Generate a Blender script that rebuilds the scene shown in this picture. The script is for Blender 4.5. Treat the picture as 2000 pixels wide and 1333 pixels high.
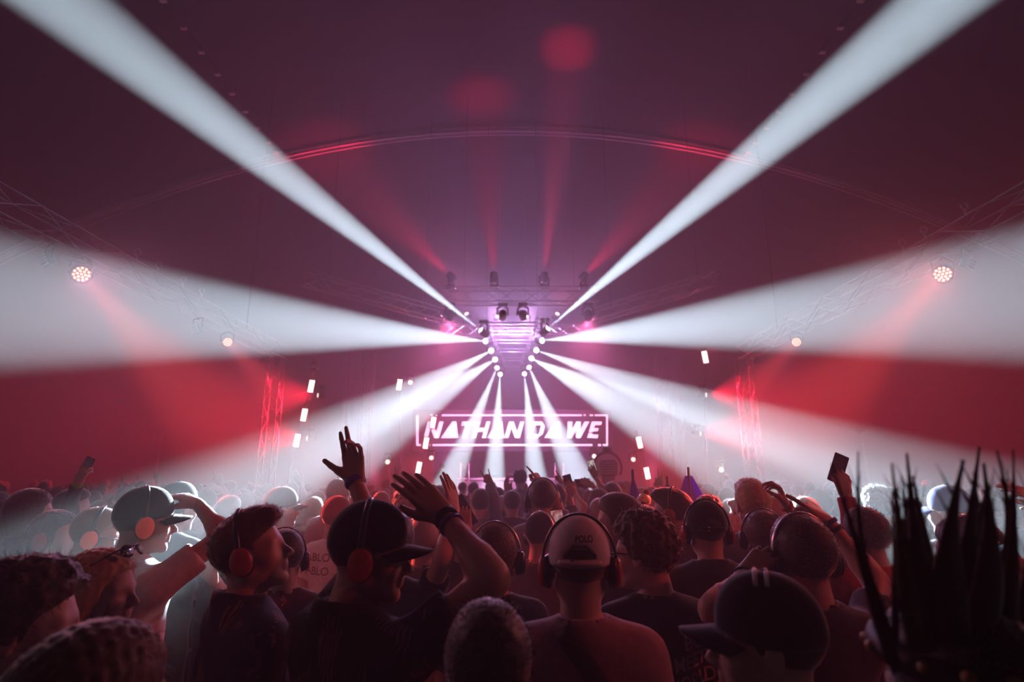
import bpy, math, random
import numpy as np
from mathutils import Vector, Matrix

for o in list(bpy.data.objects):
    bpy.data.objects.remove(o, do_unlink=True)
SC = bpy.context.scene
COL = SC.collection
random.seed(7)
RNG = np.random.default_rng(7)

# ------------------------------------------------------------------ camera
FPX = 1100.0                      # focal length in pixels of the 2000x1333 frame
CAM_Z = 1.95
PITCH = math.radians(13.2)
cam_data = bpy.data.cameras.new('camera')
cam_data.sensor_width = 36.0
cam_data.lens = 36.0 * FPX / 2000.0
cam_data.clip_start = 0.05
cam_data.clip_end = 300
cam_data.dof.use_dof = True
cam_data.dof.focus_distance = 2.6
cam_data.dof.aperture_fstop = 2.2
cam = bpy.data.objects.new('camera', cam_data)
cam.location = (0, 0, CAM_Z)
cam.rotation_euler = (math.pi / 2 + PITCH, 0, 0)
COL.objects.link(cam)
SC.camera = cam
CP, SP = math.cos(PITCH), math.sin(PITCH)


def ray(px, py):
    """direction (not unit, world y component 1) through a pixel of the photograph"""
    x = (px - 1000.0) / FPX
    y = (666.5 - py) / FPX
    d = Vector((x, CP - y * SP, SP + y * CP))
    return d / d.y


def at(px, py, Y):
    """the point at ground distance Y seen at that pixel"""
    d = ray(px, py)
    return Vector((d.x * Y, Y, CAM_Z + d.z * Y))


# ------------------------------------------------------------------ world, haze, exposure
HAZE = 0.036
world = bpy.data.worlds.new('world')
SC.world = world
world.use_nodes = True
wn = world.node_tree.nodes
wn.clear()
wo = wn.new('ShaderNodeOutputWorld')
wb = wn.new('ShaderNodeBackground')
wb.inputs['Color'].default_value = (0.0, 0.0, 0.0, 1)
wb.inputs['Strength'].default_value = 0.0
wv = wn.new('ShaderNodeVolumeScatter')
wv.inputs['Color'].default_value = (0.97, 0.97, 1.0, 1)
wv.inputs['Density'].default_value = HAZE
wv.inputs['Anisotropy'].default_value = 0.28
world.node_tree.links.new(wb.outputs[0], wo.inputs['Surface'])
world.node_tree.links.new(wv.outputs[0], wo.inputs['Volume'])
SC.view_settings.view_transform = 'Standard'
SC.view_settings.look = 'None'
SC.view_settings.exposure = 0.0
SC.view_settings.gamma = 1.0
SC.cycles.use_light_tree = True
SC.cycles.volume_bounces = 0
SC.cycles.max_bounces = 3
SC.cycles.diffuse_bounces = 1
SC.cycles.glossy_bounces = 1
SC.cycles.transmission_bounces = 4
SC.cycles.sample_clamp_indirect = 4.0
SC.cycles.caustics_reflective = False
SC.cycles.caustics_refractive = False
SC.cycles.use_denoising = True


# ------------------------------------------------------------------ small helpers
def tag(o, label=None, cat=None, group=None, kind=None):
    if label: o['label'] = label
    if cat: o['category'] = cat
    if group: o['group'] = group
    if kind: o['kind'] = kind
    return o


def empty(name, loc=(0, 0, 0), label=None, cat=None, group=None, rotz=0.0, parent=None):
    o = bpy.data.objects.new(name, None)
    o.empty_display_size = 0.1
    o.location = loc
    o.rotation_euler = (0, 0, rotz)
    COL.objects.link(o)
    if parent is not None: o.parent = parent
    return tag(o, label, cat, group)


def mesh_from_arrays(name, V, F, smooth=True):
    """V (n,3) floats; F: (m,k) int array or list of index tuples"""
    me = bpy.data.meshes.new(name)
    if isinstance(F, np.ndarray):
        k = F.shape[1]
        m = len(F)
        me.vertices.add(len(V))
        me.vertices.foreach_set('co', np.asarray(V, np.float32).ravel())
        me.loops.add(m * k)
        me.loops.foreach_set('vertex_index', F.astype(np.int32).ravel())
        me.polygons.add(m)
        me.polygons.foreach_set('loop_start', np.arange(0, m * k, k, dtype=np.int32))
        me.polygons.foreach_set('loop_total', np.full(m, k, np.int32))
        me.update(calc_edges=True)
    else:
        me.from_pydata([tuple(v) for v in V], [], F)
        me.update()
    if smooth:
        me.polygons.foreach_set('use_smooth', np.ones(len(me.polygons), bool))
    return me


def link(name, me, mat, parent=None, loc=None, mtx=None):
    o = bpy.data.objects.new(name, me)
    if mat is not None:
        me.materials.clear()
        for m in (mat if isinstance(mat, (list, tuple)) else [mat]):
            me.materials.append(m)
    COL.objects.link(o)
    if parent is not None: o.parent = parent
    if loc is not None: o.location = loc
    if mtx is not None: o.matrix_local = mtx
    return o


class MB:
    """collects simple solids into one mesh"""
    def __init__(self): self.v = []; self.f = []; self.mi = []

    def add(self, V, F, mi=0):
        b = len(self.v)
        self.v.extend([tuple(p) for p in V])
        self.f.extend([tuple(i + b for i in f) for f in F])
        self.mi.extend([mi] * len(F))
        return self

    def box(self, c, s, M=None, mi=0, bev=0.0):
        hx, hy, hz = s[0] / 2, s[1] / 2, s[2] / 2
        c = Vector(c)
        if bev > 0:
            b = min(bev, hx * .9, hy * .9, hz * .9)
            P = []
            for sx in (-1, 1):
                for sy in (-1, 1):
                    for sz in (-1, 1):
                        P += [Vector((sx * (hx - b), sy * (hy - b), sz * hz)), Vector((sx * (hx - b), sy * hy, sz * (hz - b))), Vector((sx * hx, sy * (hy - b), sz * (hz - b)))]
            idx = lambda sx, sy, sz, k: ((sx > 0) * 4 + (sy > 0) * 2 + (sz > 0)) * 3 + k
            F = []
            for s_ in (-1, 1):
                F.append([idx(-1, -1, s_, 0), idx(1, -1, s_, 0), idx(1, 1, s_, 0), idx(-1, 1, s_, 0)])
                F.append([idx(-1, s_, -1, 1), idx(1, s_, -1, 1), idx(1, s_, 1, 1), idx(-1, s_, 1, 1)])
                F.append([idx(s_, -1, -1, 2), idx(s_, 1, -1, 2), idx(s_, 1, 1, 2), idx(s_, -1, 1, 2)])
            for a in (-1, 1):
                for b_ in (-1, 1):
                    F.append([idx(-1, a, b_, 0), idx(1, a, b_, 0), idx(1, a, b_, 1), idx(-1, a, b_, 1)])
                    F.append([idx(a, -1, b_, 0), idx(a, 1, b_, 0), idx(a, 1, b_, 2), idx(a, -1, b_, 2)])
                    F.append([idx(a, b_, -1, 1), idx(a, b_, 1, 1), idx(a, b_, 1, 2), idx(a, b_, -1, 2)])
                    for c_ in (-1, 1):
                        F.append([idx(a, b_, c_, 0), idx(a, b_, c_, 1), idx(a, b_, c_, 2)])
        else:
            P = [Vector((x, y, z)) for x in (-hx, hx) for y in (-hy, hy) for z in (-hz, hz)]
            F = [(0, 1, 3, 2), (4, 6, 7, 5), (0, 4, 5, 1), (2, 3, 7, 6), (0, 2, 6, 4), (1, 5, 7, 3)]
        P = [(M @ p if M else p) + c for p in P]
        return self.add(P, F, mi)

    def tube(self, pts, r, n=8, mi=0, cap=True, flat=1.0, up=None):
        pts = [Vector(p) for p in pts]
        rs = r if isinstance(r, (list, tuple)) else [r] * len(pts)
        rings = []
        prev = None
        for i, p in enumerate(pts):
            a = pts[max(i - 1, 0)]; b = pts[min(i + 1, len(pts) - 1)]
            t = (b - a).normalized()
            if prev is None:
                u = Vector(up) if up else (Vector((0, 0, 1)) if abs(t.z) < .9 else Vector((1, 0, 0)))
            else:
                u = prev
            u = (u - t * u.dot(t)).normalized()
            prev = u
            w = t.cross(u)
            rings.append([p + (u * math.cos(k * 2 * math.pi / n) * flat + w * math.sin(k * 2 * math.pi / n)) * rs[i] for k in range(n)])
        V = [q for rg in rings for q in rg]
        F = []
        for i in range(len(pts) - 1):
            for k in range(n):
                F.append((i * n + k, i * n + (k + 1) % n, (i + 1) * n + (k + 1) % n, (i + 1) * n + k))
        if cap:
            F.append(tuple(range(n - 1, -1, -1)))
            F.append(tuple((len(pts) - 1) * n + k for k in range(n)))
        return self.add(V, F, mi)

    def lathe(self, prof, n=20, M=None, mi=0):
        """prof: list of (radius, z) about local z"""
        V = []; F = []
        for (r, z) in prof:
            for k in range(n):
                a = k * 2 * math.pi / n
                V.append(Vector((r * math.cos(a), r * math.sin(a), z)))
        for i in range(len(prof) - 1):
            for k in range(n):
                F.append((i * n + k, i * n + (k + 1) % n, (i + 1) * n + (k + 1) % n, (i + 1) * n + k))
        F.append(tuple(range(n - 1, -1, -1)))
        F.append(tuple((len(prof) - 1) * n + k for k in range(n)))
        if M: V = [M @ v for v in V]
        return self.add(V, F, mi)

    def mesh(self, name, smooth=False):
        me = bpy.data.meshes.new(name)
        me.from_pydata(self.v, [], self.f)
        me.update()
        if any(self.mi): me.polygons.foreach_set('material_index', self.mi)
        if smooth: me.polygons.foreach_set('use_smooth', np.ones(len(me.polygons), bool))
        return me

    def build(self, name, mat, parent=None, smooth=False, loc=None, mtx=None):
        return link(name, self.mesh(name, smooth), mat, parent, loc, mtx)


def aim(dirv, up=(0, 0, 1)):
    """rotation whose local z axis points along dirv"""
    z = Vector(dirv).normalized()
    u = Vector(up)
    if abs(z.dot(u)) > .97: u = Vector((0, 1, 0))
    x = u.cross(z).normalized()
    y = z.cross(x)
    return Matrix((x, y, z)).transposed()


# ------------------------------------------------------------------ materials
def mat(name, col, rough=.6, spec=.3, metal=0.0, emit=None, estr=0.0, noise=None, bump=0.0, bscale=60.0, sheen=0.0):
    m = bpy.data.materials.new(name)
    m.use_nodes = True
    nt = m.node_tree
    b = nt.nodes['Principled BSDF']
    b.inputs['Base Color'].default_value = (*col, 1)
    b.inputs['Roughness'].default_value = rough
    b.inputs['Metallic'].default_value = metal
    b.inputs['Specular IOR Level'].default_value = spec
    if sheen:
        b.inputs['Sheen Weight'].default_value = sheen
        b.inputs['Sheen Roughness'].default_value = .35
    if emit:
        b.inputs['Emission Color'].default_value = (*emit, 1)
        b.inputs['Emission Strength'].default_value = estr
    if noise or bump:
        tc = nt.nodes.new('ShaderNodeTexCoord')
        n = nt.nodes.new('ShaderNodeTexNoise')
        n.inputs['Scale'].default_value = bscale
        n.inputs['Detail'].default_value = 4
        nt.links.new(tc.outputs['Object'], n.inputs['Vector'])
        if noise:
            r = nt.nodes.new('ShaderNodeValToRGB')
            r.color_ramp.elements[0].position = .3
            r.color_ramp.elements[1].position = .7
            r.color_ramp.elements[0].color = (*noise, 1)
            r.color_ramp.elements[1].color = (*col, 1)
            nt.links.new(n.outputs['Fac'], r.inputs['Fac'])
            nt.links.new(r.outputs['Color'], b.inputs['Base Color'])
        if bump:
            bp = nt.nodes.new('ShaderNodeBump')
            bp.inputs['Strength'].default_value = bump
            bp.inputs['Distance'].default_value = .01
            nt.links.new(n.outputs['Fac'], bp.inputs['Height'])
            nt.links.new(bp.outputs['Normal'], b.inputs['Normal'])
    return m


M_ALU = mat('aluminium_truss', (.55, .55, .57), .35, .5, .9)
M_BLACK = mat('black_fixture', (.015, .015, .016), .45, .4)
M_TENT = mat('tent_fabric', (.045, .03, .04), .8, .2, noise=(.03, .02, .027), bscale=.7)
M_WALL = mat('tent_wall_fabric', (.028, .018, .022), .85, .15, noise=(.018, .012, .015), bscale=.9)
M_FLOOR = mat('trampled_ground', (.035, .028, .022), .95, .1, noise=(.02, .016, .013), bump=.6, bscale=6)
M_STAGE = mat('stage_deck_black', (.03, .03, .032), .55, .3, noise=(.02, .02, .022), bscale=9)
M_LENS = mat('hot_white_lens', (.8, .8, .8), .3, .3, emit=(.82, .9, 1.0), estr=9)
M_REDHOT = mat('hot_red_led', (.8, .3, .2), .3, .3, emit=(1.0, .22, .14), estr=7)
M_STRIP = mat('blinder_led_face', (.8, .7, .7), .3, .3, emit=(1.0, .66, .62), estr=6)
M_ROUND = mat('wash_lamp_face', (.8, .7, .6), .3, .3, emit=(1.0, .72, .55), estr=3)
M_LETTER = mat('screen_white_pixels', (.8, .8, .8), .4, .2, emit=(.82, .86, 1.0), estr=1.25)
M_SCREEN = mat('screen_black_panel', (.02, .015, .02), .4, .3, noise=(.015, .012, .016), bscale=20)
# ------------------------------------------------------------------ lights helper
def spot(name, loc, target, half_deg, power, color, blend=.5, size=.06, parent=None, falloff='Linear'):
    ld = bpy.data.lights.new(name, 'SPOT')
    ld.energy = power
    ld.color = color
    ld.spot_size = math.radians(2 * half_deg)
    ld.spot_blend = blend
    ld.shadow_soft_size = size
    if falloff != 'Quadratic':
        ld.use_nodes = True
        nt = ld.node_tree
        em = next(n for n in nt.nodes if n.type == 'EMISSION')
        fo = nt.nodes.new('ShaderNodeLightFalloff')
        fo.inputs['Strength'].default_value = 1.0
        nt.links.new(fo.outputs[falloff], em.inputs['Strength'])
    o = bpy.data.objects.new(name, ld)
    d = Vector(target) - Vector(loc)
    o.rotation_euler = d.to_track_quat('-Z', 'Y').to_euler()
    o.location = loc
    COL.objects.link(o)
    if parent is not None:
        o.parent = parent
        o.matrix_parent_inverse = parent.matrix_basis.inverted()
    return o


# ------------------------------------------------------------------ tent
ARCH_Y = 17.0


def roof_z(x):
    return 13.55 - x * x / 58.0


HALF = 19.0
# ground
g = MB()
N = 24
V = []; F = []
for j in range(N + 1):
    for i in range(N + 1):
        x = -26 + 52 * i / N; y = -12 + 46 * j / N
        V.append((x, y, 0))
for j in range(N):
    for i in range(N):
        a = j * (N + 1) + i
        F.append((a, a + 1, a + N + 2, a + N + 1))
g.add(V, F)
tag(g.build('floor', M_FLOOR), 'trampled bare ground under the standing crowd', 'floor', kind='structure')

# main vault, then the lower canopy behind the arch
def sheet(name, fn, us, vs, m, label, cat, kind='structure'):
    V = [fn(u, v) for v in vs for u in us]
    n = len(us)
    F = [(j * n + i, j * n + i + 1, (j + 1) * n + i + 1, (j + 1) * n + i) for j in range(len(vs) - 1) for i in range(n - 1)]
    me = bpy.data.meshes.new(name)
    me.from_pydata([tuple(p) for p in V], [], F)
    me.update()
    me.polygons.foreach_set('use_smooth', np.ones(len(F), bool))
    return tag(link(name, me, m), label, cat, kind=kind)


xs = list(np.linspace(-HALF, HALF, 41))
def scallop(x, y, per=4.25):
    """the fabric sags a little between its ribs"""
    t = (y % per) / per
    return -.16 * math.sin(math.pi * t)
ceil_o = sheet('ceiling', lambda x, y: (x, y, roof_z(x) + scallop(x, y)), xs, list(np.linspace(-12, ARCH_Y, 55)), M_TENT,
      'dark tent roof arching over the crowd', 'ceiling')
sheet('ceiling_canopy', lambda x, t: (x, ARCH_Y + t * 14, (roof_z(x) - .35) * (1 - .42 * t * t) - .25 * math.sin(math.pi * t)), xs, list(np.linspace(0, 1, 18)), M_TENT,
      'lower hazy tent canopy behind the arch above the stage', 'ceiling')
for s, nm in ((-1, 'left'), (1, 'right')):
    sheet('wall_' + nm, lambda y, z, s=s: (s * (HALF + .12 * math.sin(y * 3.1)), y, z * (roof_z(HALF) - .0)), list(np.linspace(-12, 31, 90)), [0, .25, .5, .75, 1.0], M_WALL,
          'pleated dark tent side wall %s the crowd' % ('left of' if s < 0 else 'right of'), 'wall')
sheet('wall_back', lambda x, z: (x, 31 + .1 * math.sin(x * 3), z * 8.2), list(np.linspace(-HALF, HALF, 100)), [0, .5, 1.0], M_WALL, 'dark drape closing the tent behind the stage', 'wall')
sheet('wall_rear', lambda x, z: (x, -12, z * roof_z(x)), xs, [0, .5, 1.0], M_WALL, 'dark tent wall behind the audience', 'wall')

# the arch rail at the mouth of the stage, and the purlins with lacing tabs
M_ARCH = mat('arch_rail_alu', (.75, .66, .68), .5, .5, .1)
arch = empty('roof_arch', (0, ARCH_Y, 0), 'thin curved metal arch carrying the tent roof above the stage', 'arch')
for k, (dz, dy) in enumerate(((-.12, 0), (-.34, -.1), (-.34, .1))):
    m = MB()
    m.tube([(x, dy, roof_z(x) + dz) for x in np.linspace(-HALF + .2, HALF - .2, 60)], .035, 6)
    m.build('arch_tube', M_ARCH, arch, True)
for x in np.linspace(-17, 17, 69):
    z = roof_z(x)
    m = MB()
    m.tube([(x, 0, z - .12), (x + .25, -.1 if round(x * 2) % 2 else .1, z - .34)], .012, 4)
    m.build('arch_lacing', M_ARCH, arch)
M_TAB = mat('pale_lacing_tab', (.9, .82, .78), .6, .3)
tabme = None
for s in (-1, 1):
    X = s * 7.85
    pr = empty('roof_purlin', (X, 0, roof_z(X) - .12), 'dark roof rail %s with pale lacing tabs' % ('over the left of the crowd' if s < 0 else 'over the right of the crowd'), 'roof rail')
    m = MB()
    m.tube([(0, -6, 0), (0, ARCH_Y - .1, 0)], .04, 8)
    m.build('rail', M_BLACK, pr, True)
    yy = list(np.arange(5.0, 16.6, .8)) + [16.75, 16.9]
    for y in yy:
        if tabme is None:
            tabme = MB().box((0, 0, 0), (.15, .08, .06), bev=.01).mesh('lacing_tab')
            tabme.materials.append(M_TAB)
        o = bpy.data.objects.new('lacing_tab', tabme)
        COL.objects.link(o)
        o.parent = pr
        o.location = (0, y, -.06)


# ------------------------------------------------------------------ trusses
M_DARKALU = mat('dark_aluminium', (.16, .15, .16), .5, .4, .6)  # darker, less reflective metal for the side trusses and towers
def truss(name, A, B, w, label, cat='truss', step=.45, r=.018, group=None, h=None, up=(0, 0, 1), hang=False, m=None):
    """square lattice truss from A to B: four chords, and the bracing joined to one part per bay side"""
    A, B = Vector(A), Vector(B)
    h = h or w
    t = empty(name, A, label, cat, group)
    d = B - A
    L = d.length
    R = aim(d, up)
    m = m or M_ALU
    if hang:
        for f in (.15, .85):
            q = A + d * f
            zt = (roof_z(q.x) - .2) if q.y < ARCH_Y else ((roof_z(q.x) - .35) * (1 - .42 * ((q.y - ARCH_Y) / 14) ** 2) - .25 * math.sin(math.pi * (q.y - ARCH_Y) / 14))
            MB().tube([q - A + Vector((0, 0, h / 2)), Vector((q.x, q.y, zt)) - A], .008, 5).build('hoist_chain', M_BLACK, t, True)
    cs = [(-w / 2, -h / 2), (w / 2, -h / 2), (w / 2, h / 2), (-w / 2, h / 2)]
    for (a, b) in cs:
        MB().tube([R @ Vector((a, b, 0)), R @ Vector((a, b, L))], r, 6).build('chord', m, t, True)
    nb = max(2, int(L / step))
    # alike braces share one mesh
    st = L / nb
    for k in range(4):
        p, q = cs[k], cs[(k + 1) % 4]
        me = MB().tube([R @ Vector((p[0], p[1], 0)), R @ Vector((q[0], q[1], st))], r * .6, 5).mesh('brace')
        me2 = MB().tube([R @ Vector((q[0], q[1], 0)), R @ Vector((p[0], p[1], st))], r * .6, 5).mesh('brace')
        for m_ in (me, me2): m_.materials.append(m)
        for i in range(nb):
            o = bpy.data.objects.new('brace', me if i % 2 == 0 else me2)
            COL.objects.link(o); o.parent = t
            o.location = R @ Vector((0, 0, i * st))
    return t


# stage deck
STG_Y, STG_Z = 15.5, .75
st = empty('stage_platform', (0, STG_Y, 0), 'raised black stage platform behind the crowd', 'stage')
MB().box((0, 6.5, STG_Z - .06), (11.2, 13, .12), bev=.02).build('deck', M_STAGE, st)
for i in range(6):
    MB().box((-4.66 + 1.865 * i, .02, (STG_Z - .14) / 2), (1.83, .04, STG_Z - .14), bev=.01).build('front_panel', M_STAGE, st)

# roof trusses over the stage
TZ = 6.75
truss('stage_truss', (-2.0, 15.0, TZ), (2.4, 15.0, TZ), .42, 'front lattice truss hung over the mouth of the stage', step=.5, hang=True)
truss('stage_truss', (-5.5, 14.2, 7.0), (-2.1, 16.5, 6.6), .36, 'lattice truss slanting back from the left of the front truss', hang=True)
truss('stage_truss', (5.5, 14.2, 7.0), (2.5, 16.5, 6.6), .36, 'lattice truss slanting back from the right of the front truss', hang=True)
truss('stage_truss', (-2.6, 19.5, 6.9), (2.6, 19.5, 6.9), .36, 'rear lattice truss above the name screen')
for s in (-1, 1):
    sd = 'left' if s < 0 else 'right'
    truss('lamp_rail_truss', at(1000 + s * 57, 640, 14.8) + Vector((0, 0, .15)), at(1000 + s * 22, 722, 20.6) + Vector((0, 0, .15)), .26,
          'receding ceiling truss carrying the %s row of white beam lamps' % sd, step=.4, r=.014, hang=True)
for k in range(6):
    f = k / 5
    y = 15 + f * 5
    p = at(940 + 34 * f, 640 + 84 * f, y)
    m = empty('cross_bar', (0, y, p.z + .1), 'thin cross bar %s between the two lamp rails' % ('first', 'second', 'third', 'fourth', 'fifth', 'last')[k] + ' counting from the audience', 'bar')
    MB().tube([(p.x + .14, 0, .04), (-p.x - .14, 0, .04)], .018, 6).build('upper_tube', M_ALU, m, True)
    MB().tube([(p.x + .14, 0, -.06), (-p.x - .14, 0, -.06)], .018, 6).build('lower_tube', M_ALU, m, True)

# towers
def tower(px, py_top, Y, w, label, z0=0.0):
    p = at(px, py_top, Y)
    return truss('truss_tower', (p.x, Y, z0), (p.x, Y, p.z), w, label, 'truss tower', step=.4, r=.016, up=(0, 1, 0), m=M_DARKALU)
tower(541, 700, 15.6, .36, 'lattice tower holding the left end of the side lamp truss')
tower(1452, 700, 15.6, .36, 'lattice tower holding the right end of the side lamp truss')
tower(722, 690, 18.5, .34, 'lattice tower standing left of the name screen', STG_Z + .01)
tower(1290, 690, 18.5, .34, 'lattice tower standing right of the name screen', STG_Z + .01)
tower(683, 700, 20, .2, 'slim lattice mast left of the name screen', 0)
tower(1320, 700, 20, .2, 'slim lattice mast right of the name screen', 0)

# long side trusses that run from the stage over the crowd
SIDE = {}
for s in (-1, 1):
    A = at(1000 + s * 452, 690, 15.4)
    B = at(1000 + s * 835, 487, 7.6)
    d = (A - B).normalized()
    SIDE[s] = (A, B, d)
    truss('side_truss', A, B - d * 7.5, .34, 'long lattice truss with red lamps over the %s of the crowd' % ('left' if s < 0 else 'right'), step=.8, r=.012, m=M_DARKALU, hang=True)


def on_side(s, Y, dz=0.0, dx=0.0):
    """a point of the side truss axis at ground distance Y"""
    A, B, d = SIDE[s]
    return A + d * ((Y - A.y) / d.y) + Vector((dx, 0, dz))


# ------------------------------------------------------------------ lamps
def moving_head(loc, direction, label, group=None, scale=1.0, lens=M_LENS, name='beam_lamp', hang=True):
    """base, yoke with two arms, tilting head with a lens"""
    loc = Vector(loc)
    t = empty(name, loc, label, 'stage lamp', group)
    S = scale
    D = Vector(direction).normalized()
    up = 1 if hang else -1
    MB().box((0, 0, up * .30 * S), (.26 * S, .2 * S, .09 * S), bev=.02 * S).build('base', M_BLACK, t)
    yaw = math.atan2(D.y, D.x)
    side = Vector((-math.sin(yaw), math.cos(yaw), 0))
    yk = MB()
    for q in (-1, 1):
        yk.tube([side * q * .05 * S + Vector((0, 0, up * .26 * S)), side * q * .14 * S + Vector((0, 0, up * .2 * S)), side * q * .145 * S], .028 * S, 8)
    yk.build('yoke', M_BLACK, t, True)
    R = aim(D).to_4x4()
    hd = MB().lathe([(.05 * S, -.16 * S), (.1 * S, -.13 * S), (.115 * S, -.02 * S), (.1 * S, .08 * S), (.098 * S, .13 * S), (.085 * S, .135 * S), (.083 * S, .12 * S)], 18, R)
    h = hd.build('lamp_head', M_BLACK, t, True)
    MB().lathe([(.08 * S, .121 * S), (.06 * S, .132 * S), (.02 * S, .137 * S)], 18, R).build('lens', lens, h, True)
    return t, loc + D * .15 * S


WHITE = (.70, .87, 1.0)
BEAM = 40
# (lamp pixel x,y, lamp depth, pixel the beam passes, depth there, half angle, power)
ordn = ('first', 'second', 'third', 'fourth', 'fifth', 'sixth')
BEAMS_L = [
    (945, 650, 15.0, 330, 165, 9.5, 3.9, 1650),
    (952, 667, 16.0, 250, 612, 7.0, 4.4, 500),
    (960, 685, 17.0, 335, 1028, 2.8, 1.3, 430),
    (968, 702, 18.0, 560, 955, 4.8, 2.0, 350),
    (972, 716, 19.0, 880, 935, 14.0, 3.6, 560),
    (977, 729, 20.0, 965, 935, 14.5, 2.9, 660),
]
BEAMS_R = [
    (1064, 647, 15.0, 1640, 165, 9.5, 3.9, 1650),
    (1055, 666, 16.0, 1750, 600, 7.0, 4.4, 500),
    (1046, 684, 17.0, 1700, 918, 4.4, 1.6, 540),
    (1037, 700, 18.0, 1480, 926, 5.0, 2.1, 460),
    (1032, 715, 19.0, 1128, 935, 14.0, 4.2, 520),
    (1024, 728, 20.0, 1047, 935, 14.5, 2.9, 660),
]
for sd, BB in (('left', BEAMS_L), ('right', BEAMS_R)):
    for k, (px, py, Y, tx, ty, TY, ha, pw) in enumerate(BB):
        p = at(px, py, Y); q = at(tx, ty, TY)
        t, lp = moving_head(p, q - p, 'white beam lamp, %s from the audience on the %s lamp rail' % (ordn[k], sd), 'white beam lamps')
        spot("beam_light", lp, q, ha, pw * BEAM, WHITE, blend=.6, size=.012, parent=t)

RED = (1.0, .012, .05)
def par_can(loc, direction, label, power, half=9, S=1.0, col=(1.0, .07, .05), lit=True, rim_fill=None):
    t = empty('led_par_lamp', loc, label, 'stage lamp', 'red lamps on the side trusses')
    D = Vector(direction).normalized()
    R = aim(D).to_4x4()
    MB().lathe([(.06 * S, -.14 * S), (.10 * S, -.1 * S), (.115 * S, .05 * S), (.115 * S, .09 * S), (.1 * S, .09 * S), (.1 * S, .06 * S)], 16, R).build('can', M_BLACK, t, True)
    MB().tube([(-.14 * S, 0, 0), (-.14 * S, 0, .16 * S), (0, 0, .22 * S), (.14 * S, 0, .16 * S), (.14 * S, 0, 0)], .012 * S, 6).build('bracket', M_BLACK, t, True)
    MB().tube([(0, 0, .2 * S), (0, 0, .20)], .016, 6).build('clamp', M_BLACK, t, True)
    face = MB().lathe([(.098 * S, .062 * S), (.05 * S, .063 * S), (.01 * S, .064 * S)], 16, R).build('face_plate', M_BLACK, t)
    for ring, n in ((0, 1), (.042, 6), (.078, 11)):
        for i in range(n):
            a = 2 * math.pi * i / n
            MB().lathe([(.014 * S, .0), (.012 * S, .012 * S), (.005 * S, .016 * S)], 8, R @ Matrix.Translation((ring * S * math.cos(a), ring * S * math.sin(a), .064 * S))).build('led', M_REDHOT if lit else M_BLACK, face)
    if lit:
        spot('par_light', Vector(loc) + D * .1 * S, Vector(loc) + D * 5, half, power, col, blend=.8, size=.05, parent=t)
    if rim_fill: spot('par_rim_fill', Vector(loc) + D * .1 * S, rim_fill[0], rim_fill[1], rim_fill[2], rim_fill[3], blend=1.0, size=.09, parent=t, falloff='Quadratic')  # wide fill spot added to rim-light the crowd, beyond the can's own beam
    return t


for s, sd in ((-1, 'left'), (1, 'right')):
    p = on_side(s, 7.6, -.36)
    par_can(p, at(1000 + s * 660, 730, 5.6) - p, 'lit red LED can nearest the audience on the %s side truss' % sd, 1500, 6, 1.15, rim_fill=((-s * .3, 2.2, 1.5), 24, 420 if s < 0 else 620, (1.0, .32, .5) if s < 0 else (1.0, .16, .18)))
    p = on_side(s, 12.2, -.36)
    par_can(p, at(1000 + s * 490, 740, 10.3) - p, 'lit red LED can midway along the %s side truss' % sd, 900, 6, 1.0, rim_fill=((-s * .6, 4.6, 1.4), 20, 240, (1.0, .20, .3)))
    # red fill cans added out of view, further back along the same trusses
    p = on_side(s, 1.2, -.36)
    par_can(p, Vector((s * .9, 3.4, 1.2)) - p, 'added red fill can on the %s side truss behind the photographer' % sd, 60 if s > 0 else 14, 24, 1.1)


def flood(loc, rx, label, rz=0.0):
    t = empty('flood_lamp', loc, label, 'stage lamp', 'unlit floods on the side trusses', rotz=rz)
    MB().tube([(0, 0, .2), (0, 0, .24)], .016, 6).build('clamp', M_BLACK, t, True)
    R = Matrix.Rotation(rx, 3, 'X')
    MB().box((0, 0, 0), (.26, .1, .17), R, bev=.02).build('housing', M_BLACK, t)
    for i in range(4):
        MB().box(R @ Vector((0, -.055, -.06 + .04 * i)), (.22, .014, .028), R, bev=.004).build('louvre', M_ALU, t)
    MB().tube([(-.15, 0, 0), (-.15, 0, .2), (.15, 0, .2), (.15, 0, 0)], .012, 6).build('bracket', M_BLACK, t)
for s, sd in ((-1, 'left'), (1, 'right')):
    flood(on_side(s, 7.0 if s < 0 else 7.15, -.38), .5, 'unlit boxy flood lamp beside the front can of the %s side truss' % sd, s * .6)
    if s < 0: flood(on_side(s, 10.9, -.38), .5, 'unlit boxy flood lamp midway along the left side truss', -.5)
    flood(on_side(s, 14.4, -.38 if s > 0 else -.36), .5, 'unlit boxy flood lamp near the stage end of the %s side truss' % sd, s * .4)
    for k_, Y in enumerate((8.6, 9.2, 10.0, 10.7) if s < 0 else (7.7, 8.2, 6.9)):
        h = empty('rigging_hook', on_side(s, Y, .225, s * -.1), '%s rigging hook and shackle from the audience, on top of the %s side truss' % (ordn[k_], sd), 'rigging hook', 'rigging hooks on the side trusses')
        MB().tube([(.05 * math.cos(a), 0, .12 + .05 * math.sin(a)) for a in np.linspace(-.8, 4.2, 12)], .012, 6).build('hook', M_ALU, h, True)
        MB().tube([(0, 0, .07), (0, 0, -.03)], .016, 6).build('clamp', M_ALU, h, True)


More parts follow.
